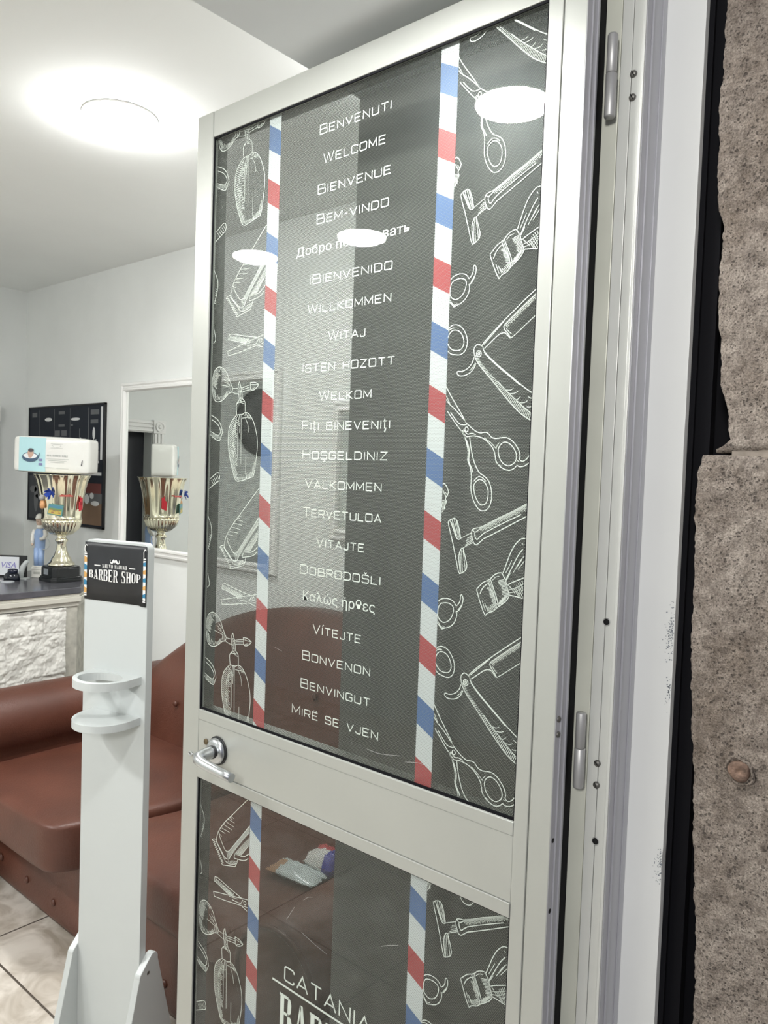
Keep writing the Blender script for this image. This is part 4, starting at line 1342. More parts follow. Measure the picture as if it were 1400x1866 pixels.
pe(.87, .24, .016, .05, 2); pp(.82, .35, .93, .37, 1); pp(.85, .38, .94, .46, 1); pp(.865, .395, .90, .44, 0, .0107)
pp(.02, .52, .98, .60, 0, .0105); pp(.72, .55, .97, .575, 2, .0107); pp(.02, .60, .52, .975, 5, .0106); pp(.60, .64, .97, .72, 4, .0106); pp(.52, .72, .98, .80, 1, .0106); pp(.5, .80, .98, .975, 3, .0107)
for q in ((.12, .80, .03, .12), (.22, .70, .02, .10), (.27, .86, .02, .09), (.08, .72, .05, .03), (.17, .78, .06, .02), (.33, .9, .018, .07)): pe(*q, 1, .0108)
for q in ((.80, .77, .03, .04), (.86, .74, .025, .025), (.68, .84, .04, .012), (.9, .80, .05, .02)): pe(*q, 2, .0109)
L(b.build('poster_print', pm, recalc=False))

b = MB(); b.lathe([(.0, -.030), (.20, -.030), (.262, -.022), (.268, -.010), (.262, 0)], (.297, YF, 1.955), 'Y', 48)
o = b.build('wall_disc', BLACK); tag(o, 'round black disc on the end wall, seen mirrored beside the left barber stripe', 'wall decoration')

# ---------------------------------------------------------------- sofa
sf = empty('sofa', (1.7, 2.06, 0), label='brown leather two-seat sofa with arched buttoned back, along the mirror wall', cat='sofa')
def S(o): o.parent = sf; o.matrix_parent_inverse = Matrix.Translation((-1.7, -2.06, 0)); return o
soft_box('base', (1.250, 1.20, .012), (2.15, 3.06, .330), LEATHER, None, .02, .006); S(bpy.data.objects['base'])
def so(name, a, c, r, puff, mt=LEATHER):
    o = soft_box(name, a, c, mt, None, r, puff); return S(o)
so('seat_cushion', (1.118, 2.122, .300), (1.86, 2.88, .466), .019, .010)
so('seat_cushion', (1.195, 1.255, .300), (1.86, 2.088, .458), .034, .012)
for o in [q for q in sf.children if q.name.startswith('seat_cushion')]:
    for v in o.data.vertices:                       # the seats bulge sideways towards the front
        if v.co.x < 1.5: v.co.y += .27*(1.5-v.co.x)*max(0, min(1, (v.co.y-1.7)/.3)) if v.co.y < 2.6 else 0
def arm(y0, y1, top, x0):
    b = MB(); n = 20; yc = (y0+y1)/2; r = (y1-y0)/2
    prof = [(y0+.03, .05), (y1-.03, .05), (y1-.012, top-2.1*r)]+[(yc+r*1.0*math.cos(t), top-r+r*math.sin(t)) for t in [(-.25+1.5*k/n)*math.pi for k in range(n+1)]]+[(y0+.012, top-2.1*r)]
    secs = [(x0-.012, .93), (x0, .985), (x0+.02, 1.0), (1.6, 1.0), (2.12, 1.0), (2.14, .97)]
    vs = []; m_ = len(prof)
    for x, s in secs: vs += [(x, yc+(y-yc)*s, top/2+(z-top/2)*s) for y, z in prof]
    fs = [(k*m_+i, k*m_+(i+1) % m_, (k+1)*m_+(i+1) % m_, (k+1)*m_+i) for k in range(len(secs)-1) for i in range(m_)]
    b.add(vs, fs, 0, True); b.add(vs[:m_], [tuple(range(m_))], 0); b.add(vs[-m_:], [tuple(range(m_))], 0)
    o = S(b.build('arm', LEATHER)); 
    b = MB(); b.tube([(x0-.012, yc+(y-yc)*.955, top/2+(z-top/2)*.955) for y, z in prof], .006, 8, closed=True); p_ = b.build('piping', LEATHER_DK); p_.parent = o
    return o
arm(2.875, 3.13, .690, 1.03); arm(1.03, 1.285, .625, 1.08)
# arched, slightly raked backrest
def ztop(y): return 1.052-.30*((y-2.03)/.86)**2 if abs(y-2.03) < 1.2 else .7
b = MB(); ny, nz = 40, 16; vs = []; fs = []
for i in range(ny+1):
    y = 1.10+(3.02-1.10)*i/ny; zt = ztop(y)
    for j in range(nz+1):
        t = j/nz; z = .36+(zt-.36)*t
        x = 1.775+.175*t**1.1-.022*math.sin(math.pi*min(1, t))*(.6+.4*abs(math.sin(2.2*math.pi*(y-1.1))))
        if t > .86: x += .055*((t-.86)/.14)**2
        vs.append((x, y, z))
    vs.append((2.10, y, zt-.004)); vs.append((2.16, y, zt-.06)); vs.append((2.16, y, .1))
k = nz+4
for i in range(ny):
    for j in range(k-1): fs.append((i*k+j, i*k+j+1, (i+1)*k+j+1, (i+1)*k+j))
b.add(vs, fs, 0, True); b.add(vs[:k], [tuple(range(k))]); b.add(vs[-k:], [tuple(range(k))]); S(b.build('backrest', LEATHER))
def button(x, y, z, ax='X'):
    b = MB(); b.lathe([(.0, -.010), (.006, -.0095), (.011, -.006), (.013, 0)], (0, 0, 0), ax, 16); o = b.build('button', LEATHER_DK); o.location = (x, y, z); S(o); return o
for y, z in ((2.883, .615), (2.854, .394), (2.60, .62), (2.30, .62), (2.0, .62), (1.7, .62), (1.4, .62), (2.45, .80), (2.15, .80), (1.85, .80), (1.55, .80)):
    t = (z-.36)/(ztop(y)-.36); button(1.775+.175*t**1.1-.030, y, z)
for y, z in ((2.832, .118), (2.629, .108), (2.439, .10), (2.02, .115), (1.80, .115), (1.55, .115)): button(1.247, y, z)

# crumpled snack bag lying on the seat
bg_ = empty('snack_bag', (1.42, 1.46, .470), label='crumpled clear snack bag with red and blue print, lying on the sofa seat', cat='bag')
def crumple(name, cx, cy, cz, lx, ly, hz, rot, mts, seed, pick):
    b = MB(); n, m_ = 18, 14; vs = []; fs = []; c, s = math.cos(rot), math.sin(rot)
    for side in (1, -1):
        for i in range(n+1):
            for j in range(m_+1):
                u, v = i/n*2-1, j/m_*2-1; e = max(0, (1-u**4)*(1-v**4))**.6
                q = Vector((u*4+seed, v*4, side)); dz = noise.noise(q)*.010+noise.noise(q*2.6)*.006
                x, y = u*lx/2*(1+.08*noise.noise(q*.7)), v*ly/2*(1+.12*noise.noise(q*.8+Vector((5, 0, 0))))
                z = hz/2+side*(hz/2*e)+dz*e+.004
                vs.append((cx+x*c-y*s, cy+x*s+y*c, cz+max(z, .001)))
    w_ = m_+1; off = (n+1)*w_
    for sd in (0, 1):
        for i in range(n):
            for j in range(m_):
                k = sd*off+i*w_+j; f = (k, k+1, k+w_+1, k+w_); fs.append((f if sd else f[::-1], pick(i/n, j/m_)))
    for f, mi in fs: b.f.append(list(f)); b.mi.append(mi); b.sm.append(True)
    b.v = vs; o = b.build(name, mts, recalc=True); o.parent = bg_; o.matrix_parent_inverse = Matrix.Translation((-1.42, -1.46, -.470)); return o
BAGM = [mat('bag_clear', (.60, .68, .68), .25, spec=.8), mat('bag_red', (.55, .07, .08), .3), mat('bag_white', (.74, .74, .72), .3), mat('bag_blue', (.07, .07, .36), .3), mat('bag_crumbs', (.42, .24, .13), .5)]
crumple('bag_front', 1.425, 1.468, .4705, .075, .155, .026, .12, BAGM, 2, lambda u, v: 4 if (v > .72 and u < .7) else 0)
crumple('bag_printed_end', 1.500, 1.432, .4705, .085, .10, .060, .1, BAGM, 9, lambda u, v: 3 if v < .35 else (1 if u > .45 else 2))

# ---------------------------------------------------------------- white bottle stand with the shop sign
st = empty('bottle_stand', (1.0238, 1.7238, 0), math.atan2(-.963, .27), label='tall white sanitizer bottle stand with a black BARBER SHOP sign on top', cat='stand')
def arc(cx, cz, r, a0, a1, n=8): return [(cx+r*math.cos(a0+(a1-a0)*k/n), cz+r*math.sin(a0+(a1-a0)*k/n)) for k in range(n+1)]
hw = .1008; ZP = 1.373
b = MB(); pol = [(-hw, .004), (hw, .004)]+arc(hw-.018, ZP-.018, .018, 0, math.pi/2)+arc(-hw+.018, ZP-.018, .018, math.pi/2, math.pi)
b.prism(pol, lambda x, z, t: (x, t, z), 0, .022); b.build('panel', WOOD_WHITE, st, bevel=.0012)
# D-shaped ring and drip shelf
def dee(rx, d, n=36):
    return [(-rx, 0)]+[(-rx*math.cos(math.pi*k/n), -.035-(d-.035)*math.sin(math.pi*k/n)) for k in range(n+1)]+[(rx, 0)]
RX, RD, XO = .077, .113, .011
b = MB(); out = dee(RX, RD); nn = len(out); inn = [(.058*math.cos(a), -.056-.043*math.sin(a)) for a in [math.pi*2*k/40 for k in range(40)]]
z0, z1 = 1.030, 1.049
bm = bmesh.new()
ov = [bm.verts.new((x+XO, y, z1)) for x, y in out]; iv = [bm.verts.new((x+XO, y, z1)) for x, y in inn]
es = [bm.edges.new((ov[i], ov[(i+1) % nn])) for i in range(nn)]+[bm.edges.new((iv[i], iv[(i+1) % 40])) for i in range(40)]
bmesh.ops.triangle_fill(bm, use_beauty=True, edges=es)
ex = bmesh.ops.extrude_face_region(bm, geom=bm.faces[:])
bmesh.ops.translate(bm, vec=(0, 0, z0-z1), verts=[g for g in ex['geom'] if isinstance(g, bmesh.types.BMVert)])
bmesh.ops.recalc_face_normals(bm, faces=bm.faces[:]); me = bpy.data.meshes.new('bottle_ring'); bm.to_mesh(me); bm.free(); me.materials.append(WOOD_WHITE)
o = bpy.data.objects.new('bottle_ring', me); COL.objects.link(o); o.parent = st
b = MB(); b.prism([(x+XO, y) for x, y in out], lambda x, y, t: (x, y, t), .931, .950); b.build('drip_shelf', WOOD_WHITE, st, bevel=.001)
for sx, nm in ((-1, 'side_foot'), (1, 'side_foot')):
    xa, xb = (hw, hw+.018) if sx > 0 else (-hw-.018, -hw)
    pol = [(-.10, 0), (.125, 0), (.125, .05), (.047, .335)]+arc(.030, .340, .017, .2, 1.9, 5)+arc(-.002, .312, .016, 2.4, 3.1, 4)
    b = MB(); b.prism(pol, lambda y, z, t: (t, y, z), xa, xb); f_ = b.build(nm, WOOD_WHITE, st, bevel=.0015)
    b = MB(); xx = xb if sx > 0 else xa
    b.lathe([(.0, xx+sx*.0008), (.0042, xx+sx*.0008), (.0048, xx)], (0, .012, .315), 'X', 14); s_ = b.build('screw', SCREW, st)
# sign sheet: curls a little at the right edge
sg0, sg1 = 1.222, 1.366
b = MB(); n = 24; vs = []; fs = []
for i in range(n+1):
    x = -hw+.0005+(2*hw-.001)*i/n; cur = .004*max(0, (i-20)/4)**2
    for z, e in ((sg0, 1), ((sg0+sg1)/2, .3), (sg1-.012, .6), (sg1, 1)): vs.append((x, -.0012-cur*e, z-(.002 if z == sg0 and i > 21 else 0)))
for i in range(n):
    for j in range(3): fs.append((i*4+j, i*4+j+1, (i+1)*4+j+1, (i+1)*4+j))
b.add(vs, fs, 0, True); sign = b.build('sign_sheet', SIGN_BLACK, st, recalc=False)
md = sign.modifiers.new('thick', 'SOLIDIFY'); md.thickness = .0008; md.offset = 1
sf_ = lambda x, z: (x, -.0030-.004*max(0, ((x+hw)/(2*hw)*24-20)/4)**2*.8, z)
b = MB()
def arch(u, base, top, sag): t = u/.085; return (base-sag*(1-t*t), top)
slab_word(b, 'BARBER SHOP', -.0845, .0825, lambda u: (1.2790-.0075*(1-(u/.085)**2), 1.2955+.0058*(1-(u/.085)**2)), sf_, gap=.13)
slab_word(b, 'SALVO MARINO', -.041, .038, lambda u: (1.3050, 1.3142), sf_, gap=.22)
for x0, x1 in ((-.0665, -.0475), (.0450, .0640)): b.add([sf_(x0, 1.3080), sf_(x1, 1.3080), sf_(x1, 1.3108), sf_(x0, 1.3108)], [(0, 1, 2, 3)])
mo = [(0, .6), (.12, .85), (.3, .9), (.5, .62), (.68, .3), (.82, .3), (.9, .5), (.86, .72), (.94, .82), (1, .62), (.98, .3), (.84, .08), (.62, 0), (.4, .1), (.2, .32), (.08, .28), (0, .15)]
for sg in (1, -1): b.add([sf_(-.001+sg*x*.0155, 1.3165+z*.0125) for x, z in mo], [tuple(range(len(mo)))])
o = b.build('sign_lettering', SIGN_WHITE, sign, recalc=False)
for xs, x0, x1 in ((-1, -hw+.0008, -hw+.0095), (1, hw-.0105, hw-.0012)):
    b = MB()
    b.add([sf_(x0, 1.236), sf_(x1, 1.236), sf_(x1, 1.332), sf_(x0, 1.332)], [(0, 1, 2, 3)], 0)
    for k in range(5):
        z = 1.2400+k*.0192; pts = [(x0, z-.0018*xs*-1), (x1, z+.0018*-xs*-1), (x1, z+.0115+.0018*xs), (x0, z+.0115-.0018*xs)]
        b.add([(q[0], q[1]-.0003, q[2]) for q in (sf_(*p_) for p_ in pts)], [(0, 1, 2, 3)], 1 if (k+(xs > 0)) % 2 else 2)
    for zc_ in (1.2325, 1.336): ribbon(b, [(x0-.0002, zc_), (x1+.0022*-xs*0+.0, zc_)], .003, sf_, mi=0)
    sp = [(x1+(-.002 if xs < 0 else -.0085), 1.339), (x0+.0015, 1.3425), (x0+.0012, 1.352), (x0+.005, 1.3585), (x0+.0095, 1.356)]
    ribbon(b, smooth_line([( (-1 if xs > 0 else 1)*0+q[0], q[1]) for q in sp]), .0022, sf_, mi=0)
    b.build('sign_border', [SIGN_WHITE, SIGN_BLUE, SIGN_ORANGE], sign, recalc=False)

# ---------------------------------------------------------------- reception counter
ct = empty('reception_counter', (1.3, 3.75, 0), label='white split-stone counter with a dark marble top, at far left', cat='counter')
def K(o): o.parent = ct; o.matrix_parent_inverse = Matrix.Translation((-1.3, -3.75, 0)); return o
CZ = .985
def slabp(grow): return [(.5, 3.47-grow), (1.86+grow*.4, 3.47-grow), (1.97+grow, 3.60-grow*.4), (1.97+grow, 4.15), (.5, 4.15)]
b = MB(); b.prism(slabp(.022), lambda x, y, t: (x, y, t), CZ-.030, CZ); K(b.build('marble_top', MARBLE, bevel=.003))
b = MB()
for g, za, zb in ((.015, CZ-.045, CZ-.030), (.024, CZ-.068, CZ-.045), (.012, CZ-.090, CZ-.068)): b.prism(slabp(g), lambda x, y, t: (x, y, t), za, zb)
K(b.build('cornice', CREAM, bevel=.002))
b = MB(); b.prism(slabp(-.02), lambda x, y, t: (x, y, t), 0, CZ-.09); K(b.build('counter_body', CREAM))
b = MB(); b.prism([(1.795, 3.466), (1.862, 3.466), (1.974, 3.60), (1.974, 3.66), (1.90, 3.66), (1.80, 3.50)], lambda x, y, t: (x, y, t), 0, CZ-.09); K(b.build('corner_post', mat('whitewashed_wood', (.56, .545, .48), .7, var=.2, vscale=25), bevel=.002))
b = MB(); nx, nz = 260, 170; x0, x1, z0, z1 = .9, 1.795, .06, CZ-.09; vs = []; fs = []
for i in range(nx+1):
    for j in range(nz+1):
        x = x0+(x1-x0)*i/nx; z = z0+(z1-z0)*j/nz
        row = math.floor((z+.004*noise.noise(Vector((x*5, 1, 0))))/.098); seam = abs((z/.098) % 1-.5); col = math.floor((x+row*.171)/.34); sx = abs(((x+row*.171)/.34) % 1-.5)
        q = Vector((x*11+col*7, z*16+row*3, 2)); h = .009*noise.noise(q)+.008*abs(noise.noise(q*2.3))+.005*abs(noise.noise(q*5))+.0025*noise.noise(q*13)+.005*noise.noise(Vector((col*3.3, row*1.7, 0)))
        if seam > .478 or sx > .494: h -= .004
        vs.append((x, 3.462-.012-h, z))
for i in range(nx):
    for j in range(nz): k = i*(nz+1)+j; fs.append((k, k+nz+1, k+nz+2, k+1))
b.add(vs, fs, 0, True)
bx = [(x0, 3.49, z0), (x1, 3.49, z0), (x1, 3.49, z1), (x0, 3.49, z1)]
b.add(bx, [(0, 1, 2, 3)]); K(b.build('stone_cladding', CLAD, recalc=False))

# ---------------------------------------------------------------- trophy and what sits on the counter
AXR = Vector((.647, -.763, 0)); AXF = Vector((.763, .647, 0)); T0 = Vector((1.905, 3.705, 0))
def at_counter(lat, dep, z=CZ): q = T0+AXR*lat+AXF*dep; return (q.x, q.y, z)
RZ = math.atan2(AXR.y, AXR.x)          # objects here face the doorway
tp_ = empty('trophy', at_counter(-.004, 0), RZ, label='large gold trophy cup on a black plinth, standing on the counter', cat='trophy')
b = MB()
for r_, za, zb in ((.082, 0, .016), (.078, .016, .024), (.073, .024, .068), (.069, .068, .074)):
    pol = [(r_*1.42*math.cos(a), r_*1.42*math.sin(a)) for a in (math.radians(-86), math.radians(4), math.radians(94), math.radians(184))]
    ch = []
    for i in range(4):
        p0, p1, p2 = Vector(pol[i-1]), Vector(pol[i]), Vector(pol[(i+1) % 4]); ch += [tuple(p1+(p0-p1)*.12), tuple(p1+(p2-p1)*.12)]
    b.prism(ch, lambda x, y, t: (x, y, t), za, zb)
pl = b.build('plinth', mat('plinth_black', (.012, .014, .015), .25), tp_, bevel=.0012)
nrm = Vector((math.cos(math.radians(-131)), math.sin(math.radians(-131)))); tg = Vector((-nrm.y, nrm.x)); b = MB()
vs = []
for u, z in ((-.030, .034), (.026, .034), (.026, .062), (-.030, .062)):
    q = nrm*(.0737)+tg*(u*.85-.004); vs.append((q.x, q.y, z))
b.add(vs, [(0, 1, 2, 3)]); b.build('plaque', mat('plaque_silver', (.42, .45, .48), .35, .6), tp_)
flu = lambda a, h: 1+.022*abs(math.sin(8*a))
b = MB(); b.lathe([(.062, .074), (.065, .080), (.062, .088), (.054, .094), (.048, .104), (.046, .112), (.036, .125), (.027, .150), (.0215, .180), (.0235, .190), (.030, .196), (.030, .204), (.024, .210), (.020, .218), (.026, .224)], n=40); b.build('stem', GOLD, tp_)
b = MB(); b.lathe([(.020, .222), (.050, .232), (.078, .258), (.089, .290), (.091, .306)], n=224, wob=lambda a, h: 1+.055*abs(math.sin(14*a))*min(1, (h-.222)/.03)); b.build('fluted_cup_base', GOLD, tp_)
b = MB(); prof = [(.092, .304), (.097, .309), (.094, .314), (.0935, .330), (.096, .370), (.101, .415), (.109, .460), (.119, .500), (.130, .523), (.132, .526)]
b.lathe(prof, n=96, wob=lambda a, h: 1+.030*math.cos(12*a)*min(1, max(0, (h-.31)/.05))); cup = b.build('cup', GOLD, tp_)
md = cup.modifiers.new('thick', 'SOLIDIFY'); md.thickness = .002; md.offset = -1

tk = empty('tissue_pack', at_counter(-.032, -.01, CZ+.5345), RZ-.02, label='white and pale blue tissue pack resting on the trophy rim', cat='tissue pack')
tk.rotation_euler = (0, .012, RZ-.03)
PACK = mat('pack_wrapper', (.80, .80, .76), .22, spec=.7)
o = soft_box('wrapper', (-.186, -.06, 0), (.186, .06, .172), PACK, tk, .006, .004)
b = MB()
def sheet(mb, x0, x1, z0, z1, mi, y=-.0652, n=10):
    vs = []
    for i in range(n+1):
        x = x0+(x1-x0)*i/n
        for z in (z0, (z0+z1)/2, z1):
            u, v = x/.186, (z-.086)/.086; vs.append((x, y+.0042*(1-(1-abs(u)**2.5)*(1-abs(v)**2.5)), z))
    mb.add(vs, [(i*3+j, i*3+j+1, (i+1)*3+j+1, (i+1)*3+j) for i in range(n) for j in (0, 1)], mi)
sheet(b, -.158, -.026, .004, .168, 0, -.0652)
lab = b.build('blue_label', mat('label_blue', (.46, .72, .76), .3), tk, recalc=False)
b = MB(); yy = -.0662
def disc(cx, cz, rx, rz, mi, y=yy, n=20): b.add([(cx+rx*math.cos(k*6.2832/n), y, cz+rz*math.sin(k*6.2832/n)) for k in range(n)], [tuple(range(n))], mi)
disc(-.100, .072, .040, .024, 0); disc(-.100, .078, .034, .013, 1, yy-.0003); disc(-.098, .092, .015, .019, 2, yy-.0006); disc(-.097, .105, .014, .009, 3, yy-.0008); disc(-.100, .076, .010, .008, 2, yy-.0007)
b.add([(-.072, yy-.0004, .062), (-.052, yy-.0004, .098), (-.056, yy-.0004, .072), (-.076, yy-.0004, .052)], [(0, 1, 2, 3)], 0)
for z in (.060, .040): b.add([(-.058, yy, z-.006), (-.040, yy, z-.006), (-.040, yy, z+.005), (-.058, yy, z+.005)], [(0, 1, 2, 3)], 4)
LBL = [mat('ink_navy', (.05, .10, .17), .4), mat('ink_white', (.8, .82, .84), .4), mat('ink_skin', (.55, .36, .28), .5), mat('ink_dark', (.07, .06, .07), .5), mat('ink_violet', (.22, .22, .42), .5), mat('ink_grey', (.50, .52, .50), .5), mat('ink_black', (.05, .05, .06), .5)]
b.build('label_figure', LBL, tk, recalc=False); b = MB()
for q in ((.000, .120, .060, .1205), (.000, .140, .060, .1405)): b.add([(q[0], yy, q[1]), (q[2], yy, q[1]), (q[2], yy, q[1]+.0012), (q[0], yy, q[1]+.0012)], [(0, 1, 2, 3)], 5)
ribbon(b, [(.006, .132), (.014, .138), (.03, .139), (.046, .136), (.05, .130), (.036, .125), (.018, .125), (.006, .132)], .0012, lambda x, z: (x, yy, z), mi=5)
b.build('label_emblem', LBL, tk, recalc=False); b = MB()
rw = random.Random(4); x = -.018
for k in range(14): b.add([(x, yy, .078), (x+.0045, yy, .078), (x+.0045, yy, .088), (x, yy, .088)], [(0, 1, 2, 3)], 5); x += .0075
for z, a, c in ((.066, -.02, .09), (.058, -.012, .08), (.050, 0, .068), (.024, -.03, .02), (.022, .03, .09)): b.add([(a, yy, z), (c, yy, z), (c, yy, z+.0016), (a, yy, z+.0016)], [(0, 1, 2, 3)], 5)
b.build('label_text', LBL, tk, recalc=False)
b = MB(); b.add([(.150, -.0650, .040), (.155, -.0648, .040), (.158, -.0648, .066), (.154, -.0650, .066)], [(0, 1, 2, 3)]); b.build('seal_strip', LBL[6], tk, recalc=False)

def on_cup(name, ang, z, r, label, cat):
    a = math.radians(ang)+RZ; c_ = Vector(at_counter(-.004, 0))
    t = empty(name, (c_.x+r*math.cos(a), c_.y+r*math.sin(a), CZ+z), a+math.pi/2, label=label, cat=cat); return t   # local -y points away from the cup
def bow(t, col, R=.020, seed=1):
    b = MB(); rb = random.Random(seed)
    for k in range(16):
        a = k*2.399; tl = rb.uniform(.2, 1.1); d = Vector((math.cos(a)*math.cos(tl), -math.sin(tl)*.8-.1, math.sin(a)*math.cos(tl)))
        pts = [tuple(d*R*s+Vector((0, .2*R*math.sin(s*3), .25*R*math.sin(s*3.1)))) for s in (0, .3, .6, .85, 1.0)]
        s_ = Vector((-d.z, 0, d.x)).normalized()*.0045
        vs = []
        for q in pts: vs += [tuple(Vector(q)+s_), tuple(Vector(q)-s_)]
        b.add(vs, [(2*i, 2*i+1, 2*i+3, 2*i+2) for i in range(4)])
    o = b.build('ribbon_loops', mat(name_=None or 'ribbon_'+t.name, col=col, rough=.25) if False else mat('ribbon_'+t.name, col, .25), t, recalc=False)
    md = o.modifiers.new('thick', 'SOLIDIFY'); md.thickness = .0012
    b = MB(); b.lathe([(.0, -.004), (.005, -.002), (.006, .004)], (0, 0, 0), 'Y', 12); b.build('knot', o.data.materials[0], t)
bow(on_cup('gift_bow', -94.5, .432, .122, 'blue gift bow stuck to the trophy cup', 'bow'), (.03, .07, .36), .027, 3)
rbow = on_cup('ribbon_tag', -14, .385, .101, 'red ribbon tag hanging on the right side of the trophy cup', 'ribbon')
b = MB(); 
for x0, x1, z0, z1 in ((-.013, -.002, -.036, .012), (.001, .014, -.028, .032), (-.010, .012, -.006, .012), (-.006, .008, -.032, .02)):
    b.box((x0, -.006, z0), (x1, -.002, z1))
b.box((-.002, -.004, .02), (.002, -.001, .04)); b.build('ribbon_strips', mat('ribbon_red', (.55, .02, .035), .35), rbow, bevel=.002)
fm = on_cup('souvenir_magnet', -84, .356, .102, 'framed green and yellow picture magnet on the trophy cup', 'magnet'); fm.rotation_euler = (0, .14, fm.rotation_euler.z)
b = MB(); b.box((-.035, -.005, -.026), (.035, 0, .026)); b.build('magnet_frame', mat('magnet_teal', (.10, .26, .25), .4), fm, bevel=.0015)
b = MB()
for z0, z1, mi in ((-.021, -.003, 0), (-.003, .008, 1), (.008, .021, 2)): b.add([(-.030, -.0054, z0), (.030, -.0054, z0), (.030, -.0054, z1), (-.030, -.0054, z1)], [(0, 1, 2, 3)], mi)
for x, z in ((-.02, .0), (-.005, -.004), (.012, -.002), (.02, -.012), (-.012, -.013)): b.add([(x-.006, -.0057, z-.003), (x+.008, -.0057, z-.003), (x+.006, -.0057, z+.003), (x-.004, -.0057, z+.003)], [(0, 1, 2, 3)], 3)
b.build('magnet_picture', [mat('field_yellow', (.55, .43, .10), .4), mat('field_green', (.16, .28, .10), .4), mat('sky_teal', (.08, .24, .33), .4), mat('field_rust', (.34, .17, .08), .4)], fm, recalc=False)
pb = on_cup('clip_band', -58, .424, .106, 'small red band clipped across the trophy cup', 'clip')
b = MB(); b.box((-.030, -.005, -.003), (.030, -.001, .0045)); b.build('band', mat('band_red', (.50, .09, .08), .4), pb, bevel=.001)
fg2 = on_cup('toy_charm', -121, .385, .102, 'small orange and grey charm at the left side of the trophy cup', 'charm')
b = MB(); b.lathe([(.0, -.026), (.011, -.022), (.013, -.005), (.010, .012), (.0, .016)], (0, -.008, 0), 'Z', 16); b.build('charm_body', mat('charm_orange', (.70, .36, .16), .4), fg2)
b = MB(); b.lathe([(.0, .012), (.010, .018), (.013, .028), (.008, .040), (.0, .043)], (-.004, -.009, 0), 'Z', 16); b.build('charm_head', mat('charm_grey', (.40, .39, .38), .4), fg2)

# ceramic barber statuette
fg = empty('statuette', at_counter(-.149, .085), RZ-.1, label='small ceramic statuette of a person in cap and light blue overalls', cat='statuette')
CER = mat('ceramic_blue', (.30, .42, .66), .35); CERS = mat('ceramic_skin', (.62, .46, .36), .4); CERW = mat('ceramic_white', (.74, .73, .68), .4)
b = MB(); b.box((-.030, -.024, 0), (.030, .024, .040)); b.box((-.032, -.026, .040), (.032, .026, .052)); b.box((-.029, -.024, .052), (.029, .024, .060)); b.build('pedestal', CERW, fg, bevel=.002)
b = MB(); b.box((-.018, -.0246, .018), (.016, -.0242, .030)); b.build('pedestal_plate', mat('ceramic_grey', (.42, .42, .38), .5), fg)
def el(rx, ry): return lambda a, h: 1/math.sqrt((math.cos(a)/rx)**2+(math.sin(a)/ry)**2)
b = MB(); b.lathe([(.0, .056), (.9, .058), (.95, .090), (1.0, .130), (1.12, .160), (1.15, .190), (1.22, .215), (1.1, .236), (.6, .250), (.3, .256)], n=28, wob=el(.024, .018)); 
b.tube([(-.010, -.010, .060), (-.011, -.012, .10), (-.012, -.010, .15)], .013, 10); b.tube([(.012, -.010, .060), (.012, -.012, .10), (.011, -.010, .15)], .013, 10); b.build('overalls', CER, fg)
b = MB(); b.tube([(-.026, 0, .240), (-.034, -.006, .215), (-.034, -.012, .190), (-.031, -.016, .168)], [.011, .011, .010, .008], 10); b.tube([(.026, 0, .240), (.035, -.008, .218), (.030, -.020, .200), (.014, -.026, .196)], [.012, .012, .010, .008], 10); b.lathe([(.012, .246), (.020, .252), (.017, .262), (.010, .268)], n=20); b.build('shirt', CERW, fg)
b = MB(); b.lathe([(.0, .262), (.012, .266), (.0165, .280), (.0175, .294), (.014, .308), (.0, .316)], (-.002, -.002, 0), n=24); b.lathe([(.0, .281), (.004, .283), (.005, .287), (.002, .292)], (-.004, -.0185, 0), n=10); b.lathe([(.0, .280), (.004, .284), (.004, .290), (0, .294)], (.0155, -.001, 0), n=10); b.build('head', CERS, fg)
b = MB(); b.lathe([(.0, .160), (.007, .164), (.0075, .172), (0, .178)], (-.031, -.017, 0), n=12); b.build('hand', CERS, fg)
b = MB(); b.lathe([(.0185, .297), (.0195, .303), (.017, .314), (.010, .322), (0, .325)], (-.002, -.001, 0), n=24); b.prism([(.016*math.cos(a), -.006+.026*math.sin(a)) for a in [math.pi+math.pi*k/10 for k in range(11)]], lambda x, y, t: (x-.002, y, t), .2985, .302); b.build('cap', CERW, fg)
b = MB(); b.tube([(.030+.028*math.cos(a), -.012, .176+.034*math.sin(a)) for a in [k*math.pi/10 for k in range(20)]], .0018, 8, closed=True); b.build('hoop', mat('ceramic_hoop', (.50, .53, .52), .3), fg)

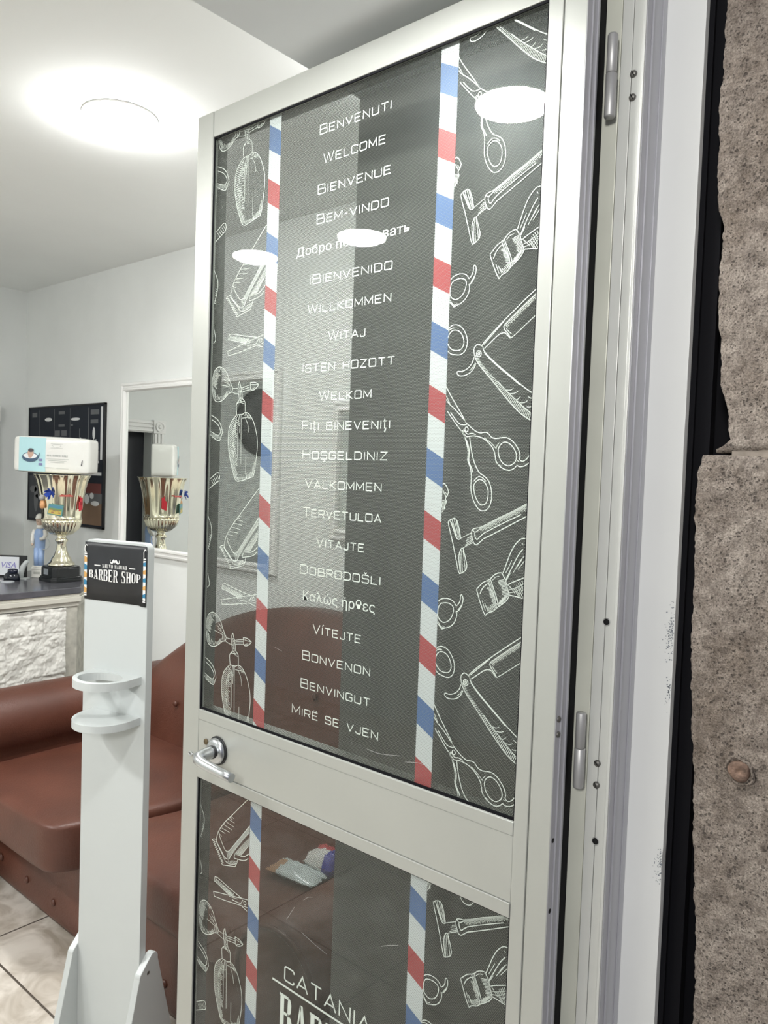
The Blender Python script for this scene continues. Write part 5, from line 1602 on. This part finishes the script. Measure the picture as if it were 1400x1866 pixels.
# payment sign, black gadget and cards
vs_ = empty('payment_sign', at_counter(-.303, .05), RZ+.02, label='black framed white card-payment sign standing on the counter', cat='sign')
b = MB(); b.box((-.100, 0, 0), (.104, .010, .110)); b.build('sign_frame', BLACK, vs_, bevel=.002)
b = MB(); b.box((-.094, -.0015, .010), (.066, 0, .103)); b.build('sign_face', mat('card_white', (.72, .74, .78), .3), vs_)
b = MB(); text_mesh(b, 'VISA', -.028, .050, .048, lambda x, z: (x+(z-.048)*.25, -.0018, z), vs=.040); b.build('sign_word', mat('ink_payment_violet', (.16, .14, .46), .4), vs_, recalc=False)
mo_ = empty('black_gadget', at_counter(-.222, -.055), RZ, label='small shiny black gadget in front of the card-payment sign', cat='gadget')
b = MB(); b.lathe([(.0, .040), (.020, .039), (.029, .030), (.034, .014), (.034, 0)], n=28, wob=el(1.15, .8)); b.build('gadget_body', mat('gloss_black', (.012, .014, .022), .12), mo_)
b = MB(); b.lathe([(.0, .058), (.016, .057), (.024, .052), (.024, .036)], (.004, 0, 0), n=28, wob=el(1.0, .8)); b.build('gadget_cap', mat('gloss_navy', (.014, .016, .034), .1), mo_)
rl = empty('paper_roll_holder', at_counter(-.187, .0), RZ, label='white curved holder between the card-payment sign and the statuette', cat='holder')
b = MB(); b.tube([(-.018, 0, .002), (-.016, 0, .030), (-.006, 0, .062), (.010, 0, .085), (.020, 0, .090)], [.012, .013, .013, .011, .007], 14); b.box((-.03, -.02, 0), (.02, .02, .006)); b.build('holder_body', WOOD_WHITE, rl)
b = MB(); b.box((-.032, -.022, 0), (.032, .022, .0015)); o = b.build('business_card', SIGN_WHITE); o.location = at_counter(-.29, -.10); o.rotation_euler = (0, 0, RZ); tag(o, 'white card lying flat in front of the card-payment sign', 'card')
b = MB(); b.lathe([(.0, .004), (.030, .004), (.033, 0)], n=28); o = b.build('coin_dish', mat('dish_grey', (.45, .47, .50), .25)); o.location = at_counter(-.215, -.115); tag(o, 'thin grey round dish at the front of the counter top', 'dish')
